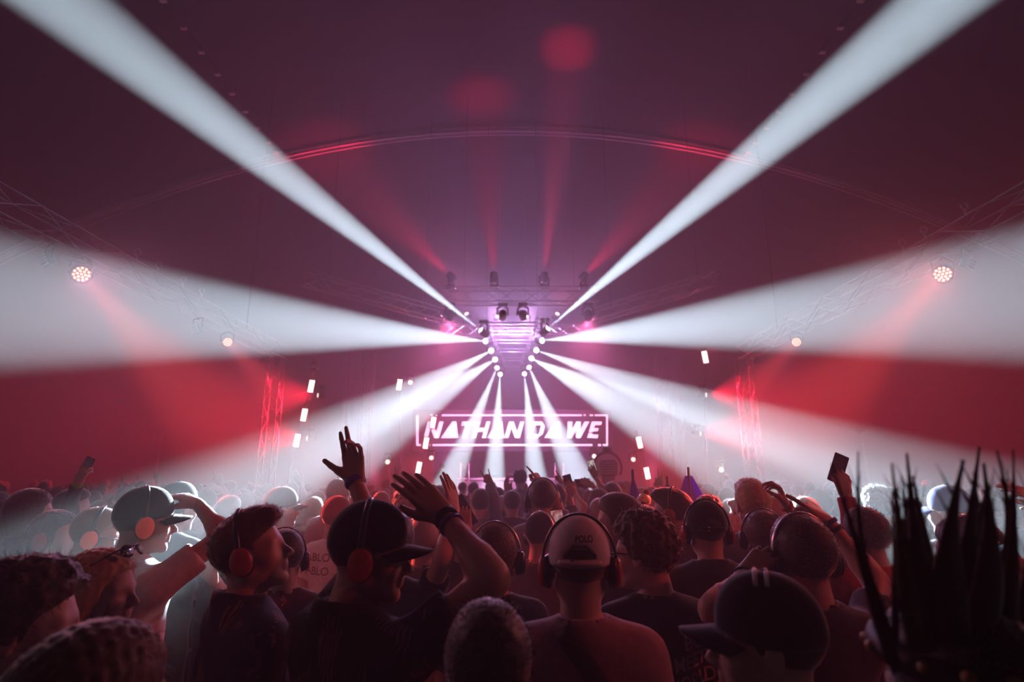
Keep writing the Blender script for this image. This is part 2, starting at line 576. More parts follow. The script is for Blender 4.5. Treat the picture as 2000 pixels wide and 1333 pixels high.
def strip_lamp(px, py, Y, tilt, label, glow=60, lit=True, col=(1.0, .05, .06)):
    p = at(px, py, Y)
    t = empty('blinder_strip', p, label, 'stage lamp', 'red blinder strips beside the stage')
    R = Matrix.Rotation(tilt, 3, 'Y')
    MB().box((0, .04, 0), (.24, .08, .42), R, bev=.015).build('housing', M_BLACK, t)
    for i in range(4):
        MB().box(R @ Vector((0, -.008, -.135 + .09 * i)), (.15, .012, .084), R, bev=.003).build('led_cell', M_STRIP, t)
    if lit:
        ld = bpy.data.lights.new('strip_glow', 'SPOT')
        ld.spot_size = math.radians(165); ld.spot_blend = .8
        ld.energy = glow; ld.color = col; ld.shadow_soft_size = .1
        o = bpy.data.objects.new('strip_glow', ld)
        o.rotation_euler = Vector((0, -1, 0)).to_track_quat('-Z', 'Y').to_euler()
        o.location = (0, -.12, 0)
        COL.objects.link(o); o.parent = t
    return t


def wash_lamp(px, py, Y, label, r=.085, arm=None, glow=None):
    p = at(px, py, Y)
    t, lp = moving_head(p, Vector(glow[0]) if glow else Vector((-p.x * .3, -Y, -p.z * .2)), label, 'small round wash lamps beside the stage', r / .085 * .85, M_ROUND, 'wash_lamp')
    if glow: spot('wash_light', lp, p + Vector(glow[0]) * 5, glow[2], glow[1], RED, blend=1.0, size=.08, parent=t, falloff='Quadratic')
    if arm: MB().tube([(0, .0, .26), Vector(at(arm, py, Y + .13)) - p + Vector((0, 0, .26))], .016, 6).build('arm', M_BLACK, t, True)
    return t


def mast(px0, py0, px1, py1, Y, foot, label):
    a = at(px0, py0, Y); b = at(px1, py1, Y)
    t = empty('lamp_mast', (b.x, Y, foot), label, 'mast')
    MB().tube([a - Vector((b.x, Y, foot)), b - Vector((b.x, Y, foot)), (0, 0, 0)], .022, 8).build('pole', M_BLACK, t, True)
    MB().box((0, 0, .012), (.4, .4, .024), bev=.005).build('base_plate', M_BLACK, t)


GL = 26
for (px, py, Y, tl, lab, g) in (
        (608, 755, 16.5, .12, 'uppermost blinder strip on the mast left of the stage', 1.5),
        (594, 811, 16.5, .12, 'middle blinder strip on the mast left of the stage', 1.5),
        (580, 861, 16.5, .12, 'lowest blinder strip on the mast left of the stage', 1.5),
        (780, 752, 19.0, .12, 'blinder strip high up left of the name screen', .8),
        (846, 826, 19.0, .15, 'blinder strip over the left end of the name screen', 5),
        (832, 866, 19.0, .15, 'blinder strip at the lower left corner of the name screen', 5),
        (818, 914, 19.0, .15, 'blinder strip low on the stage left of the DJ booth', 9),
        (1377, 698, 16.5, -.12, 'blinder strip high on the mast right of the stage', 2),
        (1249, 865, 18.5, -.15, 'upper blinder strip right of the name screen', 6),
        (1264, 925, 18.5, -.15, 'lower blinder strip right of the name screen', 9)):
    strip_lamp(px, py, Y, tl, lab, GL * g)
mast(614, 728, 566, 915, 16.6, 0, 'slanting lamp mast with three blinder strips left of the stage')
mast(1377, 680, 1379, 915, 16.6, STG_Z if at(1379, 915, 16.6).x < 5.8 else 0, 'upright lamp mast right of the stage')
mast(781, 735, 783, 915, 19.1, STG_Z, 'lamp mast high up left of the name screen')
mast(852, 806, 814, 930, 19.1, STG_Z, 'slanting lamp mast before the left end of the name screen')
mast(1243, 842, 1268, 940, 18.6, STG_Z, 'slanting lamp mast right of the name screen')
mast(760, 893, 760, 940, 18.1, STG_Z, 'short lamp stand low at the left of the stage')
mast(1160, 880, 1160, 940, 18.7, STG_Z, 'short lamp stand under the right end of the name screen')
mast(1408, 905, 1408, 940, 17.1, 0, 'short lamp stand at the far right beside the stage')
for (px, py, Y, lab, arm) in (
        (628, 773, 16.5, 'round wash lamp beside the uppermost left blinder strip', 603),
        (607, 857, 16.5, 'round wash lamp beside the lowest left blinder strip', 581),
        (802, 748, 19.0, 'round wash lamp beside the strip high left of the screen', 781),
        (758, 903, 18.0, 'round wash lamp low at the left of the stage', 760),
        (843, 895, 19.0, 'round wash lamp under the left end of the screen', 826),
        (1160, 892, 18.6, 'round wash lamp under the right end of the screen', 1161),
        (1236, 898, 18.5, 'round wash lamp between the right blinder strips', 1257),
        (1407, 918, 17.0, 'round wash lamp low at the far right of the stage', 1408),
        (1372, 772, 16.5, 'round wash lamp on the mast right of the stage', 1377),
        (1361, 848, 16.5, 'round wash lamp lower on the mast right of the stage', 1377)):
    wash_lamp(px, py, Y, lab, arm=arm, glow={628: ((-.8, -.6, -.05), 4000, 42), 607: ((-.8, -.6, .0), 4000, 42), 1372: ((.8, -.6, -.05), 4200, 42), 1361: ((.8, -.6, .0), 4200, 42)}.get(px))

# purple floods on the stage floor and under the roof, that tint the haze
PURPLE = (.62, .22, .85)
PINK = (.95, .16, .42)
def uplight(loc, target, label, power, half, col):
    t, lp = moving_head(loc, Vector(target) - Vector(loc), label, 'floor wash lamps on the stage', 1.0, M_ROUND, 'floor_wash_lamp', hang=False)
    spot('wash_light', lp, target, half, power, col, blend=1.0, size=.12, parent=t, falloff='Quadratic')
for i, (x, tx, pw, c) in enumerate(((-4.9, -6.5, 2600, PINK), (-2.6, -1.2, 1800, PURPLE), (2.6, 1.2, 1800, PURPLE), (4.9, 6.5, 2600, PINK))):
    uplight((x, 21.4, STG_Z + .36), (tx, 17.5, 10.5), 'wash lamp on the stage floor %s' % ('at the far left of the drape', 'left of the DJ table', 'right of the DJ table', 'at the far right of the drape')[i], pw, 24, c)

LILAC = (.68, .40, .95)
for i, (x, tx, ty, tz, pw, c) in enumerate(((-1.7, -2.6, 21, 3.2, 6000, PINK), (-.26, -.8, 21, 4.2, 5000, LILAC), (.3, .8, 21, 4.2, 5000, LILAC), (2.1, 2.6, 21, 3.2, 6000, PINK))):
    loc = Vector((x, 15.0, TZ - .21 - .345))
    t, lp = moving_head(loc, Vector((tx, ty, tz)) - loc, 'wash lamp under the front truss, %s of four from its left end' % ordn[i], 'wash lamps under the front truss', 1.0, M_ROUND, 'truss_wash_lamp')
    spot('wash_light', lp, (tx, ty, tz), 52, pw, c, blend=1.0, size=.1, parent=t, falloff='Quadratic')

for i, (x, tx, tz, half, pw, c) in enumerate(((-1.6, -3.2, 11.0, 44, 800, (.9, .18, .40)), (-.5, -.9, 6.1, 24, 3300, (.68, .38, .85)), (.5, .9, 6.1, 24, 3300, (.68, .38, .85)), (1.6, 3.2, 11.0, 44, 800, (.9, .18, .40)))):
    loc = Vector((x, 19.5, 6.9 + .18 + .36))
    t, lp = moving_head(loc, Vector((tx, 13.0, tz)) - loc, 'canopy wash lamp on top of the rear truss, %s of four from its left end' % ordn[i], 'canopy wash lamps on the rear truss', 1.0, M_ROUND, 'canopy_wash_lamp', hang=False)
    spot('wash_light', lp, (tx, 13.0, tz), half, pw, c, blend=1.0, size=.1, parent=t, falloff='Quadratic')

# narrow red lamps on top of the front truss that paint the tent roof
for i, (x, tgt_, half, pw, lab) in enumerate(((.9, (1.57, 13.4, 13.5), 9, 9500, 'right of its middle'), (-.5, (-.95, 15.4, 13.4), 13, 5200, 'left of its middle'), (-1.7, (-6.5, 17.1, 12.7), 15, 6500, 'near its left end'), (2.0, (6.5, 17.1, 12.7), 15, 6500, 'near its right end'))):
    loc = Vector((x, 15.0, TZ + .21 + .36))
    t, lp = moving_head(loc, Vector(tgt_) - loc, 'red uplight on top of the front truss %s' % lab, 'red uplights on the front truss', 1.0, M_BLACK, 'roof_uplight', hang=False)
    spot('uplight_beam', lp, tgt_, half, pw, (1.0, .015, .09), blend=1.0, size=.08, parent=t, falloff='Quadratic')
p = at(613, 727, 16.6) + Vector((0, 0, .34))
t, lp = moving_head(p, Vector((-9.5, 19.2, 12.0)) - p, 'small red spot lamp on top of the slanting left mast', None, .8, M_BLACK, 'roof_spot_lamp', hang=False)
spot('uplight_beam', lp, (-9.55, 19.2, 12.0), 1.5, 2600, (1.0, .02, .04), blend=.3, size=.03, parent=t, falloff='Quadratic')

# ------------------------------------------------------------------ name screen
SY = 21.8
scr = empty('name_screen', at(1001, 841, SY), 'wide stage screen showing NATHAN DAWE in white slanted letters inside a white frame', 'screen')
pp = lambda px, py: at(px, py, SY) - at(1001, 841, SY)
W = pp(1192, 841).x
Hh = pp(1001, 800).z
MB().box((0, .12, 0), (2 * W + .2, .16, 2 * Hh), bev=.02).build('screen_panel', M_SCREEN, scr)
for q in (-1, 1):
    MB().tube([(q * W * .8, .24, 0), (q * W * .8, .24, STG_Z - scr.location.z)], .04, 8).build('upright', M_BLACK, scr, True)
for i in range(1, 8):
    MB().box((-W + 2 * W * i / 8, .036, 0), (.012, .012, 2 * Hh - .04)).build('panel_seam', M_BLACK, scr)
k = pp(1101, 841).x / 100.0           # metres per photo pixel on the screen
def plate(poly, name, mt=M_LETTER, y=0.02, th=.02):
    P = [pp(x, yy) for x, yy in poly]
    V = [(p.x, y - th / 2, p.z) for p in P] + [(p.x, y + th / 2, p.z) for p in P]
    n = len(P)
    F = [tuple(range(n)), tuple(range(2 * n - 1, n - 1, -1))] + [(i, i + n, (i + 1) % n + n, (i + 1) % n) for i in range(n)]
    return MB().add(V, F).build(name, mt, scr)
for (x0, x1, y0, y1) in ((863, 1136, 810, 813), (1140, 1144, 810, 812.5), (1152, 1158, 810, 813), (1162, 1187, 810, 813), (816, 822, 868, 871.5), (826, 840, 868, 871.5), (845, 1157, 868, 871.5), (1168, 1174, 868, 871.5), (1177, 1187, 868, 871.5), (840, 845, 810, 812), (850, 854, 811, 813)):
    plate([(x0, y0), (x1, y0), (x1, y1), (x0, y1)], 'frame_bar')
for (x0, x1) in ((813, 817), (1184, 1187.5)):
    plate([(x0, 812), (x1, 812), (x1, 871), (x0, 871)], 'frame_bar')
LT, LB = 824, 856
sl = 9.0                              # slant of the letters
def letter(quads, x):
    for q in quads:
        plate([(x + u + sl * (1 - v), LB + (LT - LB) * v) if False else (x + u + sl * v, LB + (LT - LB) * v) for u, v in q], 'letter_stroke')
def L_N(x, w=30, b=8): letter([[(0, 0), (b, 0), (b, 1), (0, 1)], [(0, 1), (b + 1, 1), (w - 0, 0), (w - b - 1, 0)], [(w - b, 0), (w, 0), (w, 1), (w - b, 1)]], x)
def L_A(x, w=34): letter([[(0, 0), (w, 0), (w * .62, 1), (w * .38, 1)]], x)
def L_T(x, w=26, b=9): letter([[(w / 2 - b / 2, 0), (w / 2 + b / 2, 0), (w / 2 + b / 2, .78), (w / 2 - b / 2, .78)], [(0, .76), (w, .76), (w, 1), (0, 1)]], x)
def L_H(x, w=28, b=8): letter([[(0, 0), (b, 0), (b, 1), (0, 1)], [(w - b, 0), (w, 0), (w, 1), (w - b, 1)], [(b, .38), (w - b, .38), (w - b, .62), (b, .62)]], x)
def L_D(x, w=28, b=8): letter([[(0, 0), (b, 0), (b, 1), (0, 1)], [(b, 0), (w * .7, 0), (w * .7, .22), (b, .22)], [(b, .78), (w * .7, .78), (w * .7, 1), (b, 1)], [(w * .7, 0), (w, .25), (w, .75), (w * .7, 1), (w - b, .72), (w - b, .28)]], x)
def L_W(x, w=42, b=9): letter([[(0, 1), (b, 1), (w * .3 + b / 2, 0), (w * .3 - b / 2, 0)], [(w * .3 - b / 2, 0), (w * .3 + b / 2, 0), (w * .5 + b / 2, 1), (w * .5 - b / 2, 1)], [(w * .5 - b / 2, 1), (w * .5 + b / 2, 1), (w * .7 + b / 2, 0), (w * .7 - b / 2, 0)], [(w * .7 - b / 2, 0), (w * .7 + b / 2, 0), (w, 1), (w - b, 1)]], x)
def L_E(x, w=20, b=8): letter([[(0, 0), (b, 0), (b, .3), (0, .3)], [(0, .36), (b, .36), (b, 1), (0, 1)], [(b, 0), (w, 0), (w, .2), (b, .2)], [(b, .42), (w - 3, .42), (w - 3, .6), (b, .6)], [(b, .8), (w, .8), (w, 1), (b, 1)]], x)
L_N(827); L_A(861); L_T(894); L_H(921); L_A(951); L_N(985)
L_D(1030); L_A(1063); L_W(1100); L_E(1147)
# ------------------------------------------------------------------ surfaces from distance fields
def v3(*a): return np.array(a, np.float32)


def rc(P, a, b, ra, rb):
    """rounded cone from a to b"""
    a = np.asarray(a, np.float32); b = np.asarray(b, np.float32)
    ba = b - a
    t = np.clip((P - a) @ ba / max(float(ba @ ba), 1e-9), 0, 1)
    q = P - a - t[:, None] * ba
    return np.sqrt((q * q).sum(1)) - (ra + (rb - ra) * t)


def ell(P, c, r):
    q = P - np.asarray(c, np.float32)
    r = np.asarray(r, np.float32)
    k0 = np.sqrt(((q / r) ** 2).sum(1)) + 1e-6
    k1 = np.sqrt(((q / (r * r)) ** 2).sum(1)) + 1e-6
    return k0 * (k0 - 1) / k1


def smin(a, b, k):
    h = np.clip(.5 + .5 * (b - a) / k, 0, 1)
    return b + (a - b) * h - k * h * (1 - h)


def smax(a, b, k): return -smin(-a, -b, k)


def polygonise(sdf, lo, hi, h, coarse=4):
    """surface nets; the field is sampled finely only near the surface. returns V, quads"""
    lo = np.asarray(lo, np.float32) - h; hi = np.asarray(hi, np.float32) + h
    n = (np.ceil((hi - lo) / h / coarse).astype(int)) * coarse + 1
    cx = [lo[i] + h * coarse * (np.arange((n[i] - 1) // coarse) + .5) for i in range(3)]
    G = np.stack(np.meshgrid(*cx, indexing='ij'), -1).reshape(-1, 3).astype(np.float32)
    dc = sdf(G).reshape([len(c) for c in cx])
    near = np.abs(dc) < h * coarse * 1.25
    up = lambda A: np.pad(A.repeat(coarse, 0).repeat(coarse, 1).repeat(coarse, 2), ((0, 1),) * 3, mode='edge')
    Fd = up(dc).astype(np.float32)
    mk = up(near)
    mk[1:] |= mk[:-1]; mk[:, 1:] |= mk[:, :-1]; mk[:, :, 1:] |= mk[:, :, :-1]
    idx = np.argwhere(mk)
    Fd[mk] = sdf((lo + idx * h).astype(np.float32))
    S = Fd < 0
    c = np.zeros(np.array(S.shape) - 1, np.int8)
    for dx in (0, 1):
        for dy in (0, 1):
            for dz in (0, 1):
                c += S[dx:S.shape[0] - 1 + dx, dy:S.shape[1] - 1 + dy, dz:S.shape[2] - 1 + dz]
    act = (c > 0) & (c < 8)
    ci = np.argwhere(act)
    vid = np.full(act.shape, -1, np.int32)
    vid[act] = np.arange(len(ci))
    acc = np.zeros((len(ci), 3), np.float32); cnt = np.zeros(len(ci), np.float32)
    corners = [(x, y, z) for x in (0, 1) for y in (0, 1) for z in (0, 1)]
    for a in corners:
        for ax in range(3):
            if a[ax]: continue
            b = list(a); b[ax] = 1
            fa = Fd[ci[:, 0] + a[0], ci[:, 1] + a[1], ci[:, 2] + a[2]]
            fb = Fd[ci[:, 0] + b[0], ci[:, 1] + b[1], ci[:, 2] + b[2]]
            m = (fa < 0) != (fb < 0)
            t = np.where(m, fa / np.where(m, fa - fb, 1), 0)
            p = np.tile(np.array(a, np.float32), (len(ci), 1)); p[:, ax] += t
            acc[m] += p[m]; cnt[m] += 1
    V = lo + (ci + acc / np.maximum(cnt, 1)[:, None]) * h
    quads = []
    for ax in range(3):
        u, w = (ax + 1) % 3, (ax + 2) % 3
        s0 = [slice(None)] * 3; s1 = [slice(None)] * 3
        s0[ax] = slice(0, -1); s1[ax] = slice(1, None)
        A = S[tuple(s0)]; B = S[tuple(s1)]
        e = np.argwhere(A != B)
        e = e[(e[:, u] > 0) & (e[:, w] > 0) & (e[:, u] < vid.shape[u]) & (e[:, w] < vid.shape[w])]
        if not len(e): continue
        ins = A[e[:, 0], e[:, 1], e[:, 2]]
        def cell(du, dw):
            q = e.copy(); q[:, u] -= du; q[:, w] -= dw
            return vid[q[:, 0], q[:, 1], q[:, 2]]
        Q = np.stack([cell(1, 1), cell(0, 1), cell(0, 0), cell(1, 0)], 1)
        Q[~ins] = Q[~ins][:, ::-1]
        quads.append(Q)
    Q = np.concatenate(quads) if quads else np.zeros((0, 4), int)
    Q = Q[(Q >= 0).all(1)]
    return V.astype(np.float32), Q


def joinVF(*parts):
    Vs = []; Fs = []; n = 0
    for V, F in parts:
        Vs.append(V); Fs.append(F + n); n += len(V)
    return np.concatenate(Vs), np.concatenate(Fs)


def xf(V, R, t, s=1.0):
    return (V * s) @ np.array(R, np.float32).T + np.asarray(t, np.float32)


def wob(P, f, seed=0.0):
    """cheap smooth noise in -1..1"""
    x, y, z = P[:, 0] * f, P[:, 1] * f, P[:, 2] * f
    return (np.sin(x + 1.7 * np.sin(y * .9 + seed) + seed) + np.sin(y * 1.13 + 1.3 * np.sin(z * 1.1 + seed * 2)) + np.sin(z * .97 + 1.5 * np.sin(x * 1.07 + seed * 3))) / 3


# ------------------------------------------------------------------ head
CR_C, CR_R = v3(0, -.012, .032), v3(.077, .098, .086)


def head_sdf(P, fem=False):
    d = ell(P, CR_C, CR_R)
    d = smin(d, ell(P, (0, .034, -.03), (.060, .058, .086)), .03)
    jw = .044 if fem else .05
    Q = P.copy(); Q[:, 0] = np.abs(Q[:, 0])
    d = smin(d, rc(Q, (jw, -.004, -.055), (.014, .066, -.098), .02, .017), .028)
    d = smin(d, ell(P, (0, .076, -.102), (.019, .016, .016)), .016)
    d = smin(d, rc(Q, (.0, .083, .014), (.045, .068, .012), .011, .012), .018)      # brow
    d = smin(d, ell(Q, (.042, .054, -.03), (.026, .026, .024)), .025)               # cheek
    d = smax(d, -ell(Q, (.032, .097, -.006), (.017, .014, .012)), .012)             # eye sockets
    d = np.minimum(d, ell(Q, (.031, .0735, -.006), (.0125, .0125, .0115)))          # eyes
    d = smin(d, rc(Q, (.018, .0835, .0015), (.045, .0755, .0005), .0035, .0028), .005)   # lids
    d = smin(d, rc(P, (0, .088, .004), (0, .113, -.034), .0065, .0105), .012)       # nose
    d = smin(d, ell(Q, (.0115, .1, -.039), (.0085, .011, .0075)), .008)
    d = smin(d, ell(P, (0, .083, -.052), (.022, .014, .012)), .012)
    d = smin(d, ell(P, (0, .0905, -.0625), (.022, .0095, .0055)), .006)             # lips
    d = smin(d, ell(P, (0, .088, -.0735), (.019, .0095, .0065)), .006)
    e = ell(Q, (.08, -.012, -.008), (.009, .019, .031))                              # ears
    e = smax(e, -ell(Q, (.091, -.006, -.006), (.008, .011, .019)), .006)
    d = smin(d, e, .006)
    d = smin(d, rc(P, (0, -.022, -.05), (0, -.05, -.185), .054 if not fem else .047, .060 if not fem else .05), .03)
    return d


HEADS = {}
def head_template(fem, h):
    k = (fem, h)
    if k not in HEADS:
        HEADS[k] = polygonise(lambda P: head_sdf(P, fem), (-.1, -.125, -.215), (.1, .135, .13), h)
    return HEADS[k]


HL_Y = [-.14, -.09, -.05, -.02, .015, .03, .05, .078, .1]
HL_Z = [-.075, -.075, -.06, -.02, -.012, .03, .045, .062, .08]


def hair_sdf(kind, seed=0.0):
    def base(P, t): return ell(P, CR_C + v3(0, -.002, .002), CR_R + t)
    def line(P): return np.interp(P[:, 1], HL_Y, HL_Z).astype(np.float32)
    if kind == 'capped':
        f = lambda P: smax(smax(base(P, .004), line(P) - P[:, 2], .01), P[:, 2] - .06, .01)
    elif kind == 'buzz':
        f = lambda P: smax(base(P, .009), line(P) - P[:, 2], .01)
    elif kind == 'short':
        def f(P):
            d = smin(base(P, .0135), ell(P, (0, .012, .075), (.068, .082, .062)), .02)
            d += .0016 * wob(P, 210, seed)
            return smax(d, line(P) - P[:, 2], .012)
    elif kind == 'quiff':
        def f(P):
            d = smin(base(P, .009), ell(P, (0, .025, .08), (.062, .082, .058)), .02)
            d = smin(d, rc(P, (-.03, .075, .092), (.03, .08, .096), .024, .024), .03)
            d += .0026 * wob(P * v3(1, .5, 1), 190, seed)
            return smax(d, line(P) - .004 - P[:, 2], .012)
    elif kind == 'curly':
        def f(P):
            d = smin(base(P, .016), ell(P, (0, .0, .07), (.088, .104, .08)), .02)
            d += .009 * wob(P, 135, seed) + .005 * wob(P, 260, seed + 2)
            return smax(d, line(P) - .002 - P[:, 2], .014)
    elif kind == 'bob':
        def f(P):
            Q = P.copy(); Q[:, 0] = np.abs(Q[:, 0])
            d = base(P, .016)
            d = smin(d, rc(Q, (.05, -.045, .0), (.055, -.05, -.12), .05, .036), .03)
            d = smin(d, rc(P, (0, -.07, 0), (0, -.08, -.12), .06, .045), .03)
            d += .004 * wob(P * v3(1.6, 1.6, .25), 150, seed)
            l = np.interp(P[:, 1], [-.14, -.01, .02, .04, .06, .08, .1], [-.2, -.2, -.12, .03, .05, .065, .08]).astype(np.float32)
            return smax(d, l - P[:, 2], .012)
    elif kind == 'long':
        def f(P):
            Q = P.copy(); Q[:, 0] = np.abs(Q[:, 0])
            d = base(P, .015)
            d = smin(d, rc(P, (0, -.055, .02), (0, -.105, -.30), .085, .06), .03)
            d = smin(d, rc(Q, (.062, -.015, .0), (.085, -.055, -.26), .036, .028), .03)
            d += .0045 * wob(P * v3(1.7, 1.7, .18), 150, seed)
            l = np.interp(P[:, 1], [-.2, .0, .025, .045, .065, .085, .1], [-.5, -.5, -.25, .02, .05, .066, .08]).astype(np.float32)
            return smax(d, l - P[:, 2], .012)
    elif kind == 'bun':
        def f(P):
            d = base(P, .010)
            d = smin(d, ell(P, (0, -.075, .105), (.042, .042, .038)), .012)
            d += .003 * wob(P * v3(1.5, 1, 1.5), 170, seed)
            return smax(d, line(P) - P[:, 2], .012)
    return f


def normals_of(V, F):
    a = V[F[:, 1]] - V[F[:, 0]]; b = V[F[:, 2]] - V[F[:, 0]]
    fn = np.cross(a, b)
    n = np.zeros_like(V)
    for k in range(F.shape[1]): np.add.at(n, F[:, k], fn)
    return n / (np.linalg.norm(n, axis=1, keepdims=True) + 1e-9)


def strands(V, F, count, length, flow, width=.0011, zmin=-9.0, rng=None, curl=.0):
    """thin tapered hairs standing off a hair surface (degenerate quads: triangles doubled at the tip)"""
    rng = rng or RNG
    N = normals_of(V, F)
    ok = np.where(V[:, 2] > zmin)[0]
    i = rng.choice(ok, count)
    p = V[i]; n = N[i]
    d = n * rng.uniform(.35, 1.0, (count, 1)) + np.asarray(flow, np.float32) * rng.uniform(.2, 1.0, (count, 1)) + rng.normal(0, .3, (count, 3))
    d /= np.linalg.norm(d, axis=1, keepdims=True)
    L = length * rng.uniform(.5, 1.2, (count, 1))
    u = np.cross(d, rng.normal(0, 1, (count, 3))); u /= np.linalg.norm(u, axis=1, keepdims=True)
    w = np.cross(d, u)
    p0 = p - n * .002
    mid = p0 + d * L * .55 + n * L * curl
    d2 = d - v3(0, 0, .35) + u * .3
    tip = mid + d2 / np.linalg.norm(d2, axis=1, keepdims=True) * L * .5
    a0, b0 = p0 - u * width, p0 + u * width
    a1, b1 = mid - w * width * .7, mid + w * width * .7
    t0, t1 = tip - u * width * .12, tip + u * width * .12
    W = np.stack([a0, b0, b1, a1, t1, t0], 1).reshape(-1, 3)
    k = np.arange(count)[:, None] * 6
    Q = np.concatenate([k + np.array([[0, 1, 2, 3]]), k + np.array([[3, 2, 4, 5]])])
    return W.astype(np.float32), Q


HAIRS = {}
def hair_template(kind, h, fuzz, seed=0):
    k = (kind, h, fuzz, seed)
    if k not in HAIRS:
        lo, hi = (-.13, -.16, -.11), (.13, .14, .19)
        if kind == 'long': lo = (-.15, -.2, -.37)
        if kind == 'bob': lo = (-.13, -.17, -.19)
        V, F = polygonise(hair_sdf(kind, seed * 1.7), lo, hi, h)
        if fuzz:
            L = {'buzz': .006, 'capped': .004, 'short': .016, 'quiff': .013, 'curly': .022, 'bob': .02, 'long': .03, 'bun': .012}[kind]
            flow = {'quiff': (0, .35, .5), 'long': (0, -.1, -1.2), 'bob': (0, 0, -1.0)}.get(kind, (0, -.1, .15))
            V, F = joinVF((V, F), strands(V, F, fuzz, L, flow, .0009, rng=np.random.default_rng(seed + 3)))
        HAIRS[k] = (V, F)
    return HAIRS[k]


# ------------------------------------------------------------------ hands (right hand: fingers +z, palm -y, thumb +x)
FB = [(.028, .0, .086), (.008, .0, .091), (-.012, .0, .087), (-.031, .001, .077)]
FLEN = [(.041, .025, .021), (.046, .029, .022), (.043, .027, .021), (.033, .020, .018)]
HPOSE = {   # per finger: spread deg, curl at the three joints; thumb: list of three points
    'open': ([(9, 6, 10, 6), (2, 3, 8, 5), (-5, 6, 10, 6), (-14, 8, 14, 8)], [(.052, -.010, .052), (.075, -.012, .078), (.093, -.014, .098)]),
    'gun': ([(3, 2, 4, 2), (0, 2, 5, 2), (-4, 24, 46, 26), (-12, 20, 40, 24)], [(.054, -.004, .046), (.081, -.004, .068), (.104, -.004, .090)]),
    'point': ([(2, 4, 6, 4), (0, 72, 92, 50), (-2, 78, 95, 50), (-5, 78, 92, 50)], [(.046, -.022, .05), (.034, -.040, .072), (.014, -.046, .080)]),
    'horns': ([(4, 4, 6, 4), (0, 75, 95, 50), (-2, 78, 95, 50), (-14, 8, 10, 6)], [(.046, -.022, .05), (.034, -.040, .072), (.014, -.046, .080)]),
    'peace': ([(11, 3, 5, 3), (-7, 3, 5, 3), (-2, 76, 95, 50), (-5, 78, 92, 50)], [(.046, -.022, .05), (.03, -.040, .072), (.008, -.046, .078)]),
    'flat': ([(2, 12, 8, 6), (0, 12, 9, 6), (-2, 13, 10, 6), (-5, 15, 12, 8)], [(.046, -.016, .055), (.054, -.026, .082), (.056, -.034, .106)]),
    'relaxed': ([(6, 22, 34, 20), (1, 28, 38, 22), (-4, 34, 42, 24), (-9, 38, 44, 26)], [(.050, -.018, .052), (.066, -.032, .076), (.074, -.042, .096)]),
    'pinch': ([(4, 42, 46, 26), (1, 40, 44, 24), (-4, 50, 50, 30), (-9, 54, 50, 30)], [(.046, -.026, .052), (.050, -.052, .074), (.046, -.072, .094)]),
    'grip': ([(6, 34, 52, 34), (1, 36, 54, 34), (-4, 38, 54, 34), (-10, 40, 54, 34)], [(.050, -.022, .050), (.064, -.044, .074), (.060, -.060, .096)]),
    'fist': ([(1, 78, 96, 60), (0, 80, 98, 60), (-2, 82, 98, 60), (-4, 82, 96, 60)], [(.046, -.024, .046), (.036, -.044, .062), (.014, -.050, .064)]),
}
HANDS = {}
def hand_template(pose, h, left=False):
    k = (pose, h, left)
    if k in HANDS: return HANDS[k]
    fing, th = HPOSE[pose]
    segs = []
    for (b, ln, (sp, c1, c2, c3), fi) in zip(FB, FLEN, fing, range(4)):
        p = np.array(b, float)
        a = 0.0
        rr = [.0098, .0088, .0078, .0066] if fi < 3 else [.0085, .0076, .0068, .0058]
        ch = [p.copy()]
        for L, c in zip(ln, (c1, c2, c3)):
            a += math.radians(c)
            s = math.radians(sp)
            p = p + L * np.array([math.sin(s) * math.cos(a), -math.sin(a), math.cos(a) * math.cos(s)])
            ch.append(p.copy())
        segs.append((ch, rr))
    def sdf(P):
        Q = P * v3(1, 1.28, 1)
        d = rc(Q, (0, 0, -.014), (0, 0, .004), .0285, .028)
        for b, r0 in zip(FB, (.0125, .0125, .012, .011)):
            d = smin(d, rc(Q, (b[0] * .45, 0, .012), b, .021, r0), .014)
        d = smin(d, rc(P, (.018, -.006, .018), th[0], .018, .0135), .014)
        t = rc(P, th[0], th[1], .0125, .0105)
        t = smin(t, rc(P, th[1], th[2], .0105, .0082), .004)
        d = smin(d, t, .008)
        for ch, rr in segs:
            f = rc(P, ch[0], ch[1], rr[0], rr[1])
            f = smin(f, rc(P, ch[1], ch[2], rr[1] + .0004, rr[2]), .003)
            f = smin(f, rc(P, ch[2], ch[3], rr[2] + .0003, rr[3]), .003)
            d = smin(d, f, .0045)
        return d
    V, F = polygonise(sdf, (-.075, -.125, -.065), (.125, .04, .205), h)
    if left:
        V = V * v3(-1, 1, 1); F = F[:, ::-1]
    HANDS[k] = (V, F)
    return HANDS[k]


def hand_frame(zdir, palm):
    z = Vector(zdir).normalized()
    y = -Vector(palm)
    y = (y - z * y.dot(z)).normalized()
    x = y.cross(z)
    return Matrix((x, y, z)).transposed()


